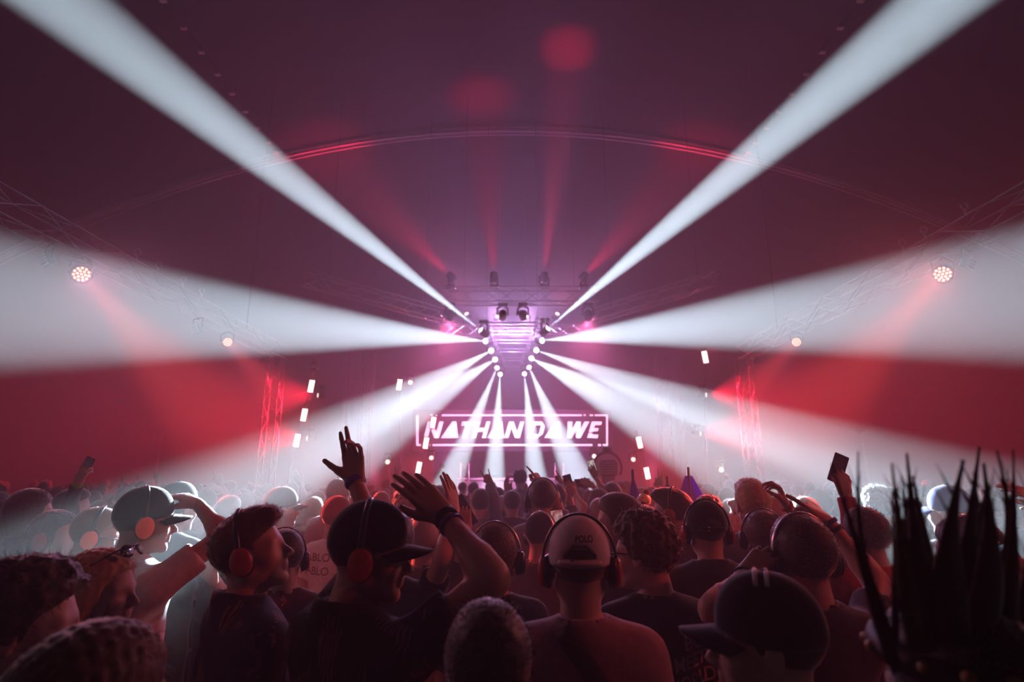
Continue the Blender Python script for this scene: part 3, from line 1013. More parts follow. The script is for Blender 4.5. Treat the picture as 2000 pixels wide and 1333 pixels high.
# ------------------------------------------------------------------ materials for people
M_SKIN = mat('skin_light', (.52, .33, .26), .5, .4, sheen=.5)
M_SKIN2 = mat('skin_tan', (.42, .25, .18), .5, .4, sheen=.5)
M_SKIN3 = mat('skin_pale', (.62, .44, .37), .5, .4, sheen=.5)
HAIRM = {k: mat('hair_' + k, c, .55, .35, sheen=1.0) for k, c in dict(black=(.012, .009, .008), dark=(.03, .018, .012), brown=(.07, .035, .018), auburn=(.10, .035, .016), fair=(.22, .13, .06), blonde=(.52, .36, .17), grey=(.30, .29, .27)).items()}
def cloth(name, col, dark=None, scale=40): return mat('cloth_' + name, col, .85, .15, noise=dark or tuple(c * .8 for c in col), bscale=scale, bump=.15, sheen=.45)
CL = dict(black=cloth('black', (.012, .012, .014)), charcoal=cloth('charcoal', (.035, .034, .04)), navy=cloth('navy', (.015, .018, .05)), white=cloth('white', (.8, .78, .8)), grey=cloth('grey', (.22, .22, .26)),
          pink=cloth('pink', (.40, .22, .24)), red=cloth('red', (.45, .03, .04)), maroon=cloth('maroon', (.13, .02, .03)), denim=cloth('denim', (.10, .15, .30), (.06, .09, .2)), lilac=cloth('lilac', (.25, .2, .34)),
          olive=cloth('olive', (.06, .055, .04), (.02, .018, .015), 14), green=cloth('green', (.05, .09, .05)), cream=cloth('cream', (.45, .40, .32)), blue=cloth('blue', (.06, .08, .35)), brown=cloth('brown', (.08, .05, .035)))


def floral(name, base, leaf, leaf2, scale=9.0):
    m = bpy.data.materials.new('cloth_' + name)
    m.use_nodes = True
    nt = m.node_tree
    b = nt.nodes['Principled BSDF']
    b.inputs['Roughness'].default_value = .8
    b.inputs['Specular IOR Level'].default_value = .2
    tc = nt.nodes.new('ShaderNodeTexCoord')
    vo = nt.nodes.new('ShaderNodeTexVoronoi'); vo.inputs['Scale'].default_value = scale
    dn = nt.nodes.new('ShaderNodeTexNoise'); dn.inputs['Scale'].default_value = 5; dn.inputs['Detail'].default_value = 2
    nt.links.new(tc.outputs['Object'], dn.inputs['Vector'])
    ad = nt.nodes.new('ShaderNodeVectorMath'); ad.operation = 'MULTIPLY_ADD'; ad.inputs[1].default_value = (.28, .28, .28)
    nt.links.new(dn.outputs['Color'], ad.inputs[0]); nt.links.new(tc.outputs['Object'], ad.inputs[2])
    mp = nt.nodes.new('ShaderNodeVectorMath'); mp.operation = 'MULTIPLY'; mp.inputs[1].default_value = (1.3, 1.3, .55)
    nt.links.new(ad.outputs['Vector'], mp.inputs[0])
    nt.links.new(mp.outputs['Vector'], vo.inputs['Vector'])
    wv_ = nt.nodes.new('ShaderNodeTexWave'); wv_.inputs['Scale'].default_value = 22; wv_.inputs['Distortion'].default_value = 7; wv_.inputs['Detail'].default_value = 1
    nt.links.new(vo.outputs['Color'], wv_.inputs['Phase Offset'])
    nt.links.new(tc.outputs['Object'], wv_.inputs['Vector'])
    r1 = nt.nodes.new('ShaderNodeValToRGB'); r1.color_ramp.elements[0].position = .38; r1.color_ramp.elements[1].position = .46
    r1.color_ramp.elements[0].color = (1, 1, 1, 1); r1.color_ramp.elements[1].color = (0, 0, 0, 1)
    nt.links.new(vo.outputs['Distance'], r1.inputs['Fac'])
    r2 = nt.nodes.new('ShaderNodeValToRGB'); r2.color_ramp.elements[0].position = .5; r2.color_ramp.elements[1].position = .62
    nt.links.new(wv_.outputs['Fac'], r2.inputs['Fac'])
    mu = nt.nodes.new('ShaderNodeMath'); mu.operation = 'MULTIPLY'
    nt.links.new(r1.outputs['Color'], mu.inputs[0]); nt.links.new(r2.outputs['Color'], mu.inputs[1])
    mixc = nt.nodes.new('ShaderNodeMix'); mixc.data_type = 'RGBA'
    mixc.inputs['A'].default_value = (*leaf, 1); mixc.inputs['B'].default_value = (*leaf2, 1)
    nt.links.new(vo.outputs['Color'], mixc.inputs['Factor'])
    mix2 = nt.nodes.new('ShaderNodeMix'); mix2.data_type = 'RGBA'
    mix2.inputs['A'].default_value = (*base, 1)
    nt.links.new(mu.outputs[0], mix2.inputs['Factor'])
    nt.links.new(mixc.outputs['Result'], mix2.inputs['B'])
    nt.links.new(mix2.outputs['Result'], b.inputs['Base Color'])
    return m


CL['floral'] = floral('dark_leaf_print', (.02, .016, .02), (.20, .13, .14), (.10, .07, .10), 8)
CL['flower'] = floral('dark_flower_print', (.016, .013, .018), (.26, .04, .05), (.18, .14, .08), 11)
CL['monochrome'] = floral('black_white_print', (.02, .02, .02), (.5, .48, .5), (.4, .38, .4), 7)
CL['tropic'] = floral('blue_leaf_print', (.03, .025, .07), (.4, .38, .4), (.35, .2, .1), 9)
M_CUP = mat('headphone_black_plastic', (.012, .012, .013), .3, .5)
M_CUPRED = mat('headphone_red_shell', (.30, .012, .014), .35, .5, emit=(1.0, .03, .02), estr=.012)
M_CUPLIT = mat('headphone_beamlit_glowing_shell', (.70, .07, .04), .35, .5, emit=(1.0, .10, .04), estr=.12)  # dim own glow, plus the white beam's brightening put into the colour
M_CHROME = mat('headphone_silver_band', (.6, .6, .62), .25, .5, .8)
M_LED = mat('green_status_led', (.5, .8, .1), .3, .3, emit=(.75, 1.0, .05), estr=2.0)
M_GLASS = mat('dark_glasses', (.01, .01, .012), .12, .6)
M_WHITEPL = mat('white_plastic', (.75, .75, .75), .35, .5)
M_BANDP = mat('purple_wristband', (.12, .06, .45), .6, .3)
M_BANDR = mat('red_wristband', (.5, .03, .04), .6, .3)
M_BANDB = mat('blue_wristband', (.08, .08, .5), .6, .3)
M_BANDD = mat('dark_wristband', (.02, .018, .03), .6, .3)
M_BANDG = mat('green_wristband', (.25, .6, .08), .6, .3)
M_BANDW = mat('pale_wristband', (.6, .58, .5), .6, .3)


# ------------------------------------------------------------------ worn things, in head coordinates
def cap_meshes(back_open=False, grow=0.0):
    """crown, brim, strap, button as raw meshes: face direction +y"""
    c = Vector((0, -.010, .038)); R = Vector((.083 + grow, .102 + grow, .101 + grow))
    nu, nv = (72, 26) if back_open else (36, 12)
    V = []; F = []
    ph = lambda j: -.24 + (math.pi / 2 + .24) * j / nv
    for j in range(nv):
        for i in range(nu):
            a = 2 * math.pi * i / nu
            p = ph(j)
            lift = .012 * max(0, math.cos(a)) * math.cos(p)
            V.append(c + Vector((R.x * math.sin(a) * math.cos(p), R.y * math.cos(a) * math.cos(p), R.z * math.sin(p) + lift)))
    V.append(c + Vector((0, 0, R.z)))
    for j in range(nv - 1):
        for i in range(nu):
            a = 2 * math.pi * (i + .5) / nu
            pz = ph(j + .5)
            if back_open and pz > -.02 and ((a - math.pi) / .50) ** 2 + ((pz + .02) / .36) ** 2 < 1: continue
            F.append((j * nu + i, j * nu + (i + 1) % nu, (j + 1) * nu + (i + 1) % nu, (j + 1) * nu + i))
    for i in range(nu): F.append(((nv - 1) * nu + i, (nv - 1) * nu + (i + 1) % nu, nu * nv))
    crown = (V, F)
    bv = []; bf = []
    na, nr = 17, 6
    for r in range(nr + 1):
        for i in range(na):
            a = math.radians(-62 + 124 * i / (na - 1))
            t = r / nr
            x0, y0 = R.x * math.sin(a) * .99, R.y * math.cos(a) * .99
            ext = .078 * t * max(0, math.cos(a * 1.28)) ** .6
            z = -.020 + .012 * max(0, math.cos(a)) - 2.6 * x0 * x0 * (1 + .4 * t) - .012 * t
            bv.append(c + Vector((x0, y0 + ext, z)))
    for r in range(nr):
        for i in range(na - 1):
            bf.append((r * na + i, r * na + i + 1, (r + 1) * na + i + 1, (r + 1) * na + i))
    return crown, (bv, bf), c, R


def add_solid(o, th):
    m = o.modifiers.new('solid', 'SOLIDIFY'); m.thickness = th; m.offset = 0
    return o


def bend(a, b, k, n): return [a.lerp(b, i / n) for i in range(n + 1)]


class Person:
    pass


BODYK = 1.0
def person(label, px, py, Y, yaw=0, hyaw=None, pitch=0, roll=0, hair='short', hcol='dark', skin=M_SKIN, fem=False, top='black', sleeve='short',
           legs='black', armL=None, armR=None, cap=None, cap_open=False, phones=None, glasses=None, group=None, h=.016, hh=.0055, hs=1.06, seed=0, fuzz=700, cap_back=False, collar=False, slim=.9, name='person', world=True, z0=0.0):
    """px,py,Y: where the centre of the head is seen. angles in degrees; yaw 0 faces the stage, + turns left"""
    if hyaw is None: hyaw = yaw
    Ry = Matrix.Rotation(math.radians(hyaw - yaw), 3, 'Z')
    Rh = Ry @ Matrix.Rotation(math.radians(pitch), 3, 'X') @ Matrix.Rotation(math.radians(roll), 3, 'Y')
    off = Vector((0, .004, 1.558)) + Rh @ Vector((0, .018, .107)) * hs          # head centre in body space, size 1
    Rb = Matrix.Rotation(math.radians(yaw), 3, 'Z')
    if world:
        tgt = at(px, py, Y)
        s = (tgt.z - z0) / off.z
        base = tgt - Rb @ (off * s)
        base.z = z0
    else:
        s = 1.0; base = Vector((0, 0, 0))
    P_ = Person()
    t = empty(name, base, label, 'person', group, math.radians(yaw))
    P_.t = t; P_.s = s
    inv = lambda w: (Rb.inverted() @ (Vector(w) - base)) / s                     # world -> body space, size 1
    wld = lambda l: base + Rb @ (Vector(l) * s)
    P_.wld = wld; P_.inv = inv
    sw = .185 * slim
    arms = []
    for sd, spec in ((-1, armL), (1, armR)):
        S = Vector((sd * sw, -.005, 1.435))
        A = dict(sd=sd, S=S, hand='relaxed', palm=None)
        if spec is None or spec == 'down':
            A.update(E=Vector((sd * (sw + .055), -.04, 1.15)), W=Vector((sd * (sw + .06), .07, .92)), dir=None)
        elif spec == 'front':
            A.update(E=Vector((sd * (sw + .05), .06, 1.17)), W=Vector((sd * .12, .30, 1.28)), dir=None, hand='grip', palm=Vector((-sd, .2, .3)))
        elif spec == 'up':
            A.update(E=Vector((sd * (sw + .07), .2, 1.6)), W=Vector((sd * (sw - .02), .28, 1.86)), dir=None, hand='point', palm=Vector((0, 1, 0)))
        elif isinstance(spec, dict):
            A.update(spec)
            if 'epx' in spec:
                Sw = wld(S)
                L1, L2 = .29 * s, .25 * s
                def solve(o, pix, L, sgn):
                    d = ray(*pix); c = Vector((0, 0, CAM_Z)); w = c - o
                    a = d.dot(d); b = 2 * d.dot(w); cc = w.dot(w) - L * L
                    D = b * b - 4 * a * cc
                    tt = (-b + sgn * math.sqrt(D)) / (2 * a) if D > 0 else -b / (2 * a)
                    q = c + d * tt
                    return q if D > 0 else o + (q - o).normalized() * L
                Ew = solve(Sw, spec['epx'], L1, spec.get('es', 1))
                Ww = solve(Ew, spec['wpx'], L2, spec.get('ws', 1))
                A['E'] = inv(Ew); A['W'] = inv(Ww)
                if 'dpx' in spec:
                    c = Vector((0, 0, CAM_Z)); d = ray(*spec['dpx'])
                    q = c + d * (Ww.y + spec.get('dd', 0.0))
                    A['dir'] = Rb.inverted() @ (q - Ww)
                if spec.get('palm') is not None: A['palm'] = Rb.inverted() @ Vector(spec['palm'])
        if A.get('dir') is None: A['dir'] = (A['W'] - A['E']).normalized()
        if A['palm'] is None: A['palm'] = Vector((-sd, .3, 0))
        arms.append(A)
    fe = .93 if fem else 1.0
    def torso(P, g):
        d = ell(P, (0, .0, 1.25), (.170 * slim + g, .118 + g, .26 + g))
        d = smin(d, rc(P, (-.145 * slim, -.005, 1.425), (.145 * slim, -.005, 1.425), .074 + g, .074 + g), .07)
        d = smin(d, ell(P, (0, .005, 1.04), (.152 * slim * fe + g, .108 + g, .2 + g)), .06)
        d = smin(d, ell(P, (0, -.005, .91), (.165 * slim + g, .122 + g, .15 + g)), .06)
        if fem: d = smin(d, ell(np.abs(P * v3(1, 0, 0)) + P * v3(0, 1, 1), (.075, .095, 1.27), (.06 + g, .05 + g, .055 + g)), .04)
        for sd in (-1, 1): d = smin(d, rc(P, (0, -.03, 1.50), (sd * .15 * slim, -.012, 1.445), .052 + g * .8, .055 + g), .05)
        return d
    def skin_sdf(P):
        d = torso(P, -.012)
        d = smin(d, rc(P, (0, -.03, 1.43), (0, -.012, 1.56), .062 * fe, .053 * fe), .03)
        for A in arms:
            a = smin(rc(P, A['S'], A['E'], .050 * fe, .040 * fe), rc(P, A['E'], A['W'], .0415 * fe, .027 * fe), .02)
            f = A['E'].lerp(A['W'], .28)
            a = smin(a, rc(P, A['E'].lerp(A['W'], .12), f, .036 * fe, .039 * fe), .03)
            d = smin(d, a, .035)
        for sd in (-1, 1):
            l = smin(rc(P, (sd * .09, 0, .88), (sd * .1, .012, .5), .08, .052), rc(P, (sd * .1, .012, .5), (sd * .105, -.012, .09), .052, .036), .03)
            l = smin(l, rc(P, (sd * .105, -.03, .036), (sd * .12, .13, .03), .036, .03), .03)
            d = smin(d, l, .04)
        return d
    pts = np.array([list(A[k]) for A in arms for k in 'SEW'])
    lo = np.minimum(pts.min(0) - .07, (-.27, -.18, -.01)); hi = np.maximum(pts.max(0) + .07, (.27, .2, 1.6))
    parts = [polygonise(skin_sdf, lo, hi, h)]
    if parts[0][0][:, 2].min() < 0: pass
    hV, hF = head_template(fem, hh)
    parts.append((xf(hV, Rh, off, hs), hF))
    for A in arms:
        V, F = hand_template(A['hand'], .0042 if h < .02 else .006, A['sd'] < 0)
        R = hand_frame(A['dir'], A['palm'])
        A['R'] = R
        parts.append((xf(V, R, A['W'], fe * .97), F))
    V, F = joinVF(*parts)
    V = V * s
    V[:, 2] = np.maximum(V[:, 2], 0)
    link('body', mesh_from_arrays('body', V, F), skin, t)
    # clothes
    frac = {'short': .62, 'long': 1.0, 'tank': 0, 'elbow': .95}[sleeve]
    wr = (.009 if sleeve != 'long' else .010)
    def shirt_sdf(P):
        d = torso(P, .013)
        for A in arms:
            if frac <= 0: continue
            D = (A['E'] - A['S']).normalized()
            end = A['S'] + D * (A['E'] - A['S']).length * frac
            if sleeve == 'long':
                a = smin(rc(P, A['S'], A['E'], .068, .056), rc(P, A['E'], A['W'], .056, .042), .02)
                D2 = (A['W'] - A['E']).normalized()
                a = np.maximum(a, (P - np.array(A['W'] - D2 * .02, np.float32)) @ np.array(D2, np.float32))
            else:
                a = rc(P, A['S'], end + D * .08, .068, .062)
                a = np.maximum(a, (P - np.array(end, np.float32)) @ np.array(D, np.float32))
            d = smin(d, a, .03)
        fold = np.sin(P[:, 0] * 38 + P[:, 2] * 16 + 3 * np.sin(P[:, 2] * 9 + seed) + seed) * .5 + np.sin(P[:, 2] * 34 - P[:, 0] * 21 + P[:, 1] * 25 + seed * 2.1 + 2 * np.sin(P[:, 0] * 11)) * .5
        d = d + wr * fold * np.clip(1.5 - P[:, 2], .25, 1) + .003 * wob(P, 30, seed)
        d = smax(d, .80 - P[:, 2], .01)
        if collar:
            ring = np.sqrt((np.sqrt(P[:, 0] ** 2 + (P[:, 1] + .025) ** 2) - .072) ** 2 + ((P[:, 2] - 1.515 + .25 * P[:, 1]) * .55) ** 2) - .016
            d = smin(d, ring, .02)
        d = smax(d, -rc(P, (0, -.022, 1.475), (0, -.005, 1.7), .058, .062), .008)
        return d
    P_.shirt_sdf = shirt_sdf
    lo2 = np.minimum(pts.min(0) - .09, (-.3, -.2, .78)); lo2[2] = max(lo2[2], .7); hi2 = np.maximum(pts.max(0) + .09, (.3, .22, 1.6))
    if sleeve != 'long':
        hi2 = np.maximum(np.array([list(A[k]) for A in arms for k in 'SE']).max(0) + .09, (.3, .22, 1.6))
        lo2 = np.minimum(np.array([list(A[k]) for A in arms for k in 'SE']).min(0) - .09, (-.3, -.2, .78))
    V, F = polygonise(shirt_sdf, lo2, hi2, h * .9)
    P_.shirt = link('shirt', mesh_from_arrays('shirt', V * s, F), CL[top], t)
    def leg_sdf(P):
        d = smax(torso(P, .006), P[:, 2] - .97, .01)
        for sd in (-1, 1):
            l = smin(rc(P, (sd * .09, 0, .88), (sd * .1, .012, .5), .094, .07), rc(P, (sd * .1, .012, .5), (sd * .105, -.01, .06), .07, .062), .03)
            d = smin(d, l, .03)
        return smax(d + .004 * wob(P, 34, seed), .03 - P[:, 2], .01)
    V, F = polygonise(leg_sdf, (-.27, -.2, .0), (.27, .22, 1.0), max(h * 1.5, .024))
    link('trousers', mesh_from_arrays('trousers', V * s, F), CL[legs], t)
    # head wear
    H4 = (Matrix.Translation(off * s) @ Rh.to_4x4() @ Matrix.Scale(s * hs, 4))
    P_.H4 = H4
    if hair:
        V, F = hair_template('capped' if cap else hair, max(hh, .006), min(fuzz, 200) if cap else fuzz, seed % 5)
        o = link('hair', mesh_from_arrays('hair', V, F), HAIRM[hcol], t, mtx=H4)
        P_.hair = o
    if cap:
        crown, brim, cc, cR = cap_meshes(cap_open, .004)
        Hc = H4 @ Matrix.Rotation(math.pi, 4, 'Z') if cap_back else H4
        if cap_back: Hc = Hc @ Matrix.Translation((0, .022, 0))
        c_ = add_solid(link('cap', mesh_from_arrays('cap', *crown), CL[cap], t, mtx=Hc), .004)
        add_solid(link('brim', mesh_from_arrays('brim', *brim), CL[cap], c_), .005)
        MB().lathe([(.008, 0), (.008, .003), (.004, .006)], 10, Matrix.Translation(cc + Vector((0, 0, cR.z)))).build('button', CL[cap], c_, True)
        for q in range(3):
            a = math.pi * q / 3 + math.pi / 6
            pt = [cc + Vector((cR.x * 1.012 * math.sin(a) * math.cos(p), cR.y * 1.012 * math.cos(a) * math.cos(p), cR.z * 1.012 * math.sin(p) + .012 * max(0, math.cos(a)) * math.cos(p))) for p in np.linspace(.12, math.pi - .12, 20)]
            MB().tube(pt, .0012, 5).build('seam', CL[cap], c_, True)
        if cap_open:
            pt = [cc + Vector((cR.x * math.sin(a), cR.y * math.cos(a), cR.z * -.13)) for a in np.linspace(math.pi - .7, math.pi + .7, 13)]
            MB().tube(pt, .008, 8, flat=.9).build('strap', CL[cap], c_, True)
            MB().box(pt[8], (.012, .01, .022), bev=.002).build('buckle', M_CHROME, c_)
        P_.cap = c_; P_.cR = cR; P_.cc = cc
    if phones:
        shell = {'red': M_CUPRED, 'lit': M_CUPLIT, 'black': M_CUP}[phones.split('-')[0]]
        gr = .021 if cap else (.014 if hair in ('curly', 'quiff', 'short') else .007)
        pts_ = [((.094) * math.cos(a) * (1 + .0 * gr), -.012, -.008 + (.134 + gr) * math.sin(a) ** .8 if math.sin(a) > 0 else -.008) for a in np.linspace(.0, math.pi, 25)]
        wd = 1.06 if cap else 1.03
        pts_ = [(x * (1 + .06 * abs(x) / .094) * (wd if z > .0 else 1.0), y, z) for x, y, z in pts_]
        hb = MB().tube(pts_, .0085, 8, flat=.55, up=(0, 0, 1)).build('headphones', M_CHROME if phones.endswith('silver') else M_CUP, t, True, mtx=H4)
        for q in (-1, 1):
            R = Matrix.Translation((q * .083, -.008, -.012)) @ Matrix.Rotation(q * math.pi / 2, 4, 'Y')
            Rs = R @ Matrix.Diagonal((1.2, .92, 1, 1))
            cu = MB().lathe([(.026, -.004), (.037, .0), (.039, .008), (.035, .014), (.036, .02)], 22, Rs).build('ear_cup', M_CUP, hb, True)
            MB().lathe([(.035, .019), (.034, .027), (.028, .033), (.014, .036), (.003, .0365)], 22, Rs).build('cup_shell', shell, hb, True)
            if phones.startswith(('red', 'lit')):
                MB().lathe([(.003, .0), (.0025, .0025), (.001, .003)], 8, R @ Matrix.Translation((.033, -.012, .024))).build('status_led', M_LED, hb, True)
    if glasses:
        Hg = H4 @ (Matrix.Translation((0, .0, .075)) @ Matrix.Rotation(.5, 4, 'X') @ Matrix.Translation((0, -.005, .01)) if glasses == 'top' else Matrix.Identity(4))
        gm = M_WHITEPL if glasses == 'white' else M_GLASS
        fr = MB()
        fr.tube([(-.072, -.005, .002), (-.07, .06, .003), (-.06, .096, .003), (-.03, .108, .006), (0, .110, .004), (.03, .108, .006), (.06, .096, .003), (.07, .06, .003), (.072, -.005, .002)], .0028, 6)
        gl = fr.build('glasses', gm, t, True, mtx=Hg)
        for q in (-1, 1):
            R = Matrix.Translation((q * .034, .104, -.008)) @ Matrix.Rotation(-q * .18, 4, 'Z') @ Matrix.Rotation(math.pi / 2, 4, 'X')
            MB().lathe([(.026, -.0015), (.027, 0), (.026, .0015)], 20, R @ Matrix.Diagonal((1, .82, 1, 1))).build('lens', M_GLASS, gl, True)
    P_.arms = arms
    P_.Rb = Rb
    return P_


def wristband(P, side, m, w=.016, r=.031, at_=.03):
    A = P.arms[0 if side == 'L' else 1]
    D = (A['E'] - A['W']).normalized()
    c = A['W'] + D * at_
    R = aim(D).to_4x4()
    R = Matrix.Translation(c * P.s) @ R
    s = P.s
    return MB().lathe([(r * s, -w / 2 * s), ((r + .003) * s, -w / 2 * s), ((r + .004) * s, 0), ((r + .003) * s, w / 2 * s), (r * s, w / 2 * s)], 20, R).build('wristband', m, P.t, True)


def on_shirt(P, pts, side=-1, lift=.004):
    """drop body-space x,z points onto the back (-1) or front (+1) of the shirt"""
    X = np.array(pts, np.float32)
    y = np.full(len(X), side * .32, np.float32)
    for _ in range(40):
        d = P.shirt_sdf(np.stack([X[:, 0], y, X[:, 1]], 1)) - lift
        y = y - side * np.clip(d, -.02, .02) * .8
    return np.stack([X[:, 0], y, X[:, 1]], 1) * P.s


def strap(P, pts, m, w=.035, side=-1, name='bag_strap'):
    pl = []
    for (a, b) in zip(pts[:-1], pts[1:]):
        for i in range(8): pl.append((a[0] + (b[0] - a[0]) * i / 8, a[1] + (b[1] - a[1]) * i / 8))
    pl.append(pts[-1])
    d = np.array(pts[-1]) - np.array(pts[0]); n = np.array((-d[1], d[0])); n = n / np.linalg.norm(n) * w / 2
    L = on_shirt(P, [(p[0] + n[0], p[1] + n[1]) for p in pl], side, .006)
    R = on_shirt(P, [(p[0] - n[0], p[1] - n[1]) for p in pl], side, .006)
    V = np.concatenate([L, R]); k = len(pl)
    F = [(i, i + 1, k + i + 1, k + i) for i in range(k - 1)]
    return add_solid(link(name, mesh_from_arrays(name, V, F), m, P.t), .004)


def text_mesh(body, size, bold=0.0, shear=0.0):
    cu = bpy.data.curves.new('text', 'FONT')
    cu.body = body; cu.size = size; cu.align_x = 'CENTER'; cu.align_y = 'CENTER'; cu.offset = bold; cu.shear = shear
    o = bpy.data.objects.new('text', cu)
    COL.objects.link(o)
    dg = bpy.context.evaluated_depsgraph_get()
    me = bpy.data.meshes.new_from_object(o.evaluated_get(dg))
    bpy.data.objects.remove(o, do_unlink=True)
    V = np.zeros(len(me.vertices) * 3, np.float32); me.vertices.foreach_get('co', V)
    F = [tuple(p.vertices) for p in me.polygons]
    bpy.data.meshes.remove(me)
    return V.reshape(-1, 3), F


def shirt_text(P, body, x, z, size, m, bold=.0, rot=0.0, shear=0.0):
    V, F = text_mesh(body, size, bold, shear)
    c, s_ = math.cos(rot), math.sin(rot)
    X = np.stack([V[:, 0] * c - V[:, 1] * s_ + x, V[:, 0] * s_ + V[:, 1] * c + z], 1)
    W = on_shirt(P, X, -1, .003)
    return link('printed_lettering', mesh_from_arrays('printed_lettering', W, F, False), m, P.t)


M_PHONE = mat('phone_black', (.012, .012, .014), .25, .5)
def phone_screen(name, c1, c2, e):
    m = bpy.data.materials.new(name)
    m.use_nodes = True
    nt = m.node_tree
    b = nt.nodes['Principled BSDF']
    n = nt.nodes.new('ShaderNodeTexNoise'); n.inputs['Scale'].default_value = 34
    tc = nt.nodes.new('ShaderNodeTexCoord')
    nt.links.new(tc.outputs['Object'], n.inputs['Vector'])
    r = nt.nodes.new('ShaderNodeValToRGB')
    r.color_ramp.elements[0].color = (*c1, 1); r.color_ramp.elements[1].color = (*c2, 1)
    r.color_ramp.elements[0].position = .4; r.color_ramp.elements[1].position = .6
    nt.links.new(n.outputs['Fac'], r.inputs['Fac'])
    nt.links.new(r.outputs['Color'], b.inputs['Emission Color'])
    b.inputs['Emission Strength'].default_value = e
    b.inputs['Base Color'].default_value = (.02, .02, .02, 1)
    b.inputs['Roughness'].default_value = .15
    return m


M_SCR_PIC = phone_screen('phone_screen_picture', (.75, .7, .68), (.35, .25, .22), .8)
M_SCR_RED = phone_screen('phone_screen_red_picture', (.75, .5, .5), (.5, .08, .1), .55)
M_SCR_BLUE = phone_screen('phone_screen_blue_picture', (.35, .62, .66), (.02, .14, .5), .7)
M_SCR_OFF = mat('phone_glass_back', (.06, .055, .07), .2, .6)


def phone(loc, R, label, screen=M_SCR_OFF, face=-1, w=.072, hgt=.148, th=.0085, group='phones held up by the crowd'):
    """R: rotation with local x width, z height, y thickness; the screen is on the -y side"""
    t = empty('phone', loc, label, 'phone', group)
    t.rotation_euler = R.to_euler()
    MB().box((0, 0, 0), (w, th, hgt), bev=.004).build('case', M_PHONE, t)
    MB().box((0, face * (th / 2), 0), (w - .006, .0016, hgt - .014), bev=.0006).build('screen' if screen is not M_SCR_OFF else 'glass_back', screen, t)
    if screen is M_SCR_OFF:
        MB().box((-w * .26, face * (th / 2 + .001), hgt * .36), (.02, .003, .03), bev=.001).build('camera_bump', M_PHONE, t)
    return t


def held_phone(P, side, label, screen=M_SCR_OFF, tilt=0.0, yaw=0.0, up=.07, fwd=.028, pitch=0.0, landscape=False, **k):
    A = P.arms[0 if side == 'L' else 1]
    c = A['W'] + A['R'] @ Vector((.018 * (1 if side == 'R' else -1), -fwd, up))
    R = Matrix.Rotation(math.radians(yaw), 3, 'Z') @ Matrix.Rotation(math.radians(pitch), 3, 'X') @ Matrix.Rotation(math.radians(tilt + (90 if landscape else 0)), 3, 'Y')
    return phone(P.wld(c), R, label, screen, **k)
# ------------------------------------------------------------------ the people one can tell apart
PEOPLE = []
def P(label, px, py, Y, **k):
    p = person(label, px, py, Y, **k)
    PEOPLE.append(p)
    return p
FAR = dict(h=.025, hh=.0085, fuzz=250)
NEAR = dict(h=.0185, hh=.0062, fuzz=1200)
M_PRINT = mat('faded_print', (.42, .36, .38), .8, .1)
M_PRINTK = mat('black_print', (.03, .02, .025), .8, .1)
M_STRAP = mat('black_webbing', (.012, .012, .013), .7, .2)

# --- left front pair
P('young man with auburn quiff and red headphones tipping his head back, dark flower-print shirt', 491, 1080, 1.95, yaw=-48, hyaw=-78, pitch=16, hair='quiff', hcol='auburn', top='flower', phones='red', hs=1.02, seed=1, collar=True, **NEAR)
p = P('young man in black cap and leaf-print shirt raising both hands, red headphones', 722, 1084, 1.62, yaw=-40, hyaw=-84, pitch=-3, hair='buzz', hcol='black', top='floral', cap='black', phones='red', hs=.95, seed=2, collar=True,
      armR=dict(epx=(962, 1132), wpx=(868, 1008), es=-1, ws=1, hand='flat', dpx=(800, 942), palm=(-.25, 1, -.4)),
      armL=dict(epx=(742, 1075), wpx=(694, 942), es=1, ws=1, hand='gun', dpx=(684, 850), palm=(-.25, -1, .1)), **NEAR)
wristband(p, 'L', M_BANDP, at_=.0)
wristband(p, 'R', M_BANDD, at_=.012)
wristband(p, 'R', M_BANDP, at_=.04, w=.01)
# --- centre front
p = P('man in white strap-back cap and red headphones, pale tee crossed by a black strap', 1132, 1108, 1.75, yaw=0, hyaw=-6, hair='buzz', hcol='dark', top='pink', cap='white', cap_open=True, phones='red', hs=1.0, seed=3, **NEAR)
strap(p, [(-.062, 1.527), (.02, 1.42), (.17, 1.20)], M_STRAP, .05)
V, F = text_mesh('POLO', .026, .0003)
cc = p.cc; e_ = p.cR + Vector((.0035, .0035, .0035))
W = []
for v in V:
    a = math.pi - (-.0 + v[0] / .108) * 1.0 - .17
    ph_ = .47 + v[1] / .1
    W.append(cc + Vector((e_.x * math.sin(a) * math.cos(ph_), e_.y * math.cos(a) * math.cos(ph_), e_.z * math.sin(ph_))))
link('printed_lettering', mesh_from_arrays('printed_lettering', W, F, False), M_PRINTK, p.cap)
P('person with short brown hair seen from behind, just before the white-capped man', 952, 1312, 1.2, yaw=5, hair='short', hcol='brown', top='black', hs=.98, seed=4, **{**NEAR, 'fuzz': 1800})
P('person with short brown hair and silver-banded black headphones beside the raised bent arm', 968, 1092, 2.5, yaw=8, hyaw=-8, hair='short', hcol='brown', top='black', phones='black-silver', hs=1.12, seed=0, armR='front', **NEAR)
p = P('man with curly brown hair and sunglasses turned aside, black tee printed BOY MEETS WORLD', 1258, 1082, 2.2, yaw=14, hyaw=52, hair='curly', hcol='brown', top='black', glasses='on', hs=1.08, seed=2, **NEAR)
for i, (tx, zz, sz) in enumerate((('BOY', 1.402, .064), ('MEETS', 1.340, .062), ('WORLD', 1.278, .062))):
    shirt_text(p, tx, .112 - .022 * i, zz, sz, M_PRINT, .0012, .12, .12)
P('man with cropped fade haircut in profile behind the curly-haired man', 1208, 1022, 3.1, yaw=30, hyaw=68, hair='short', hcol='brown', top='black', seed=3, hs=1.12, **FAR)
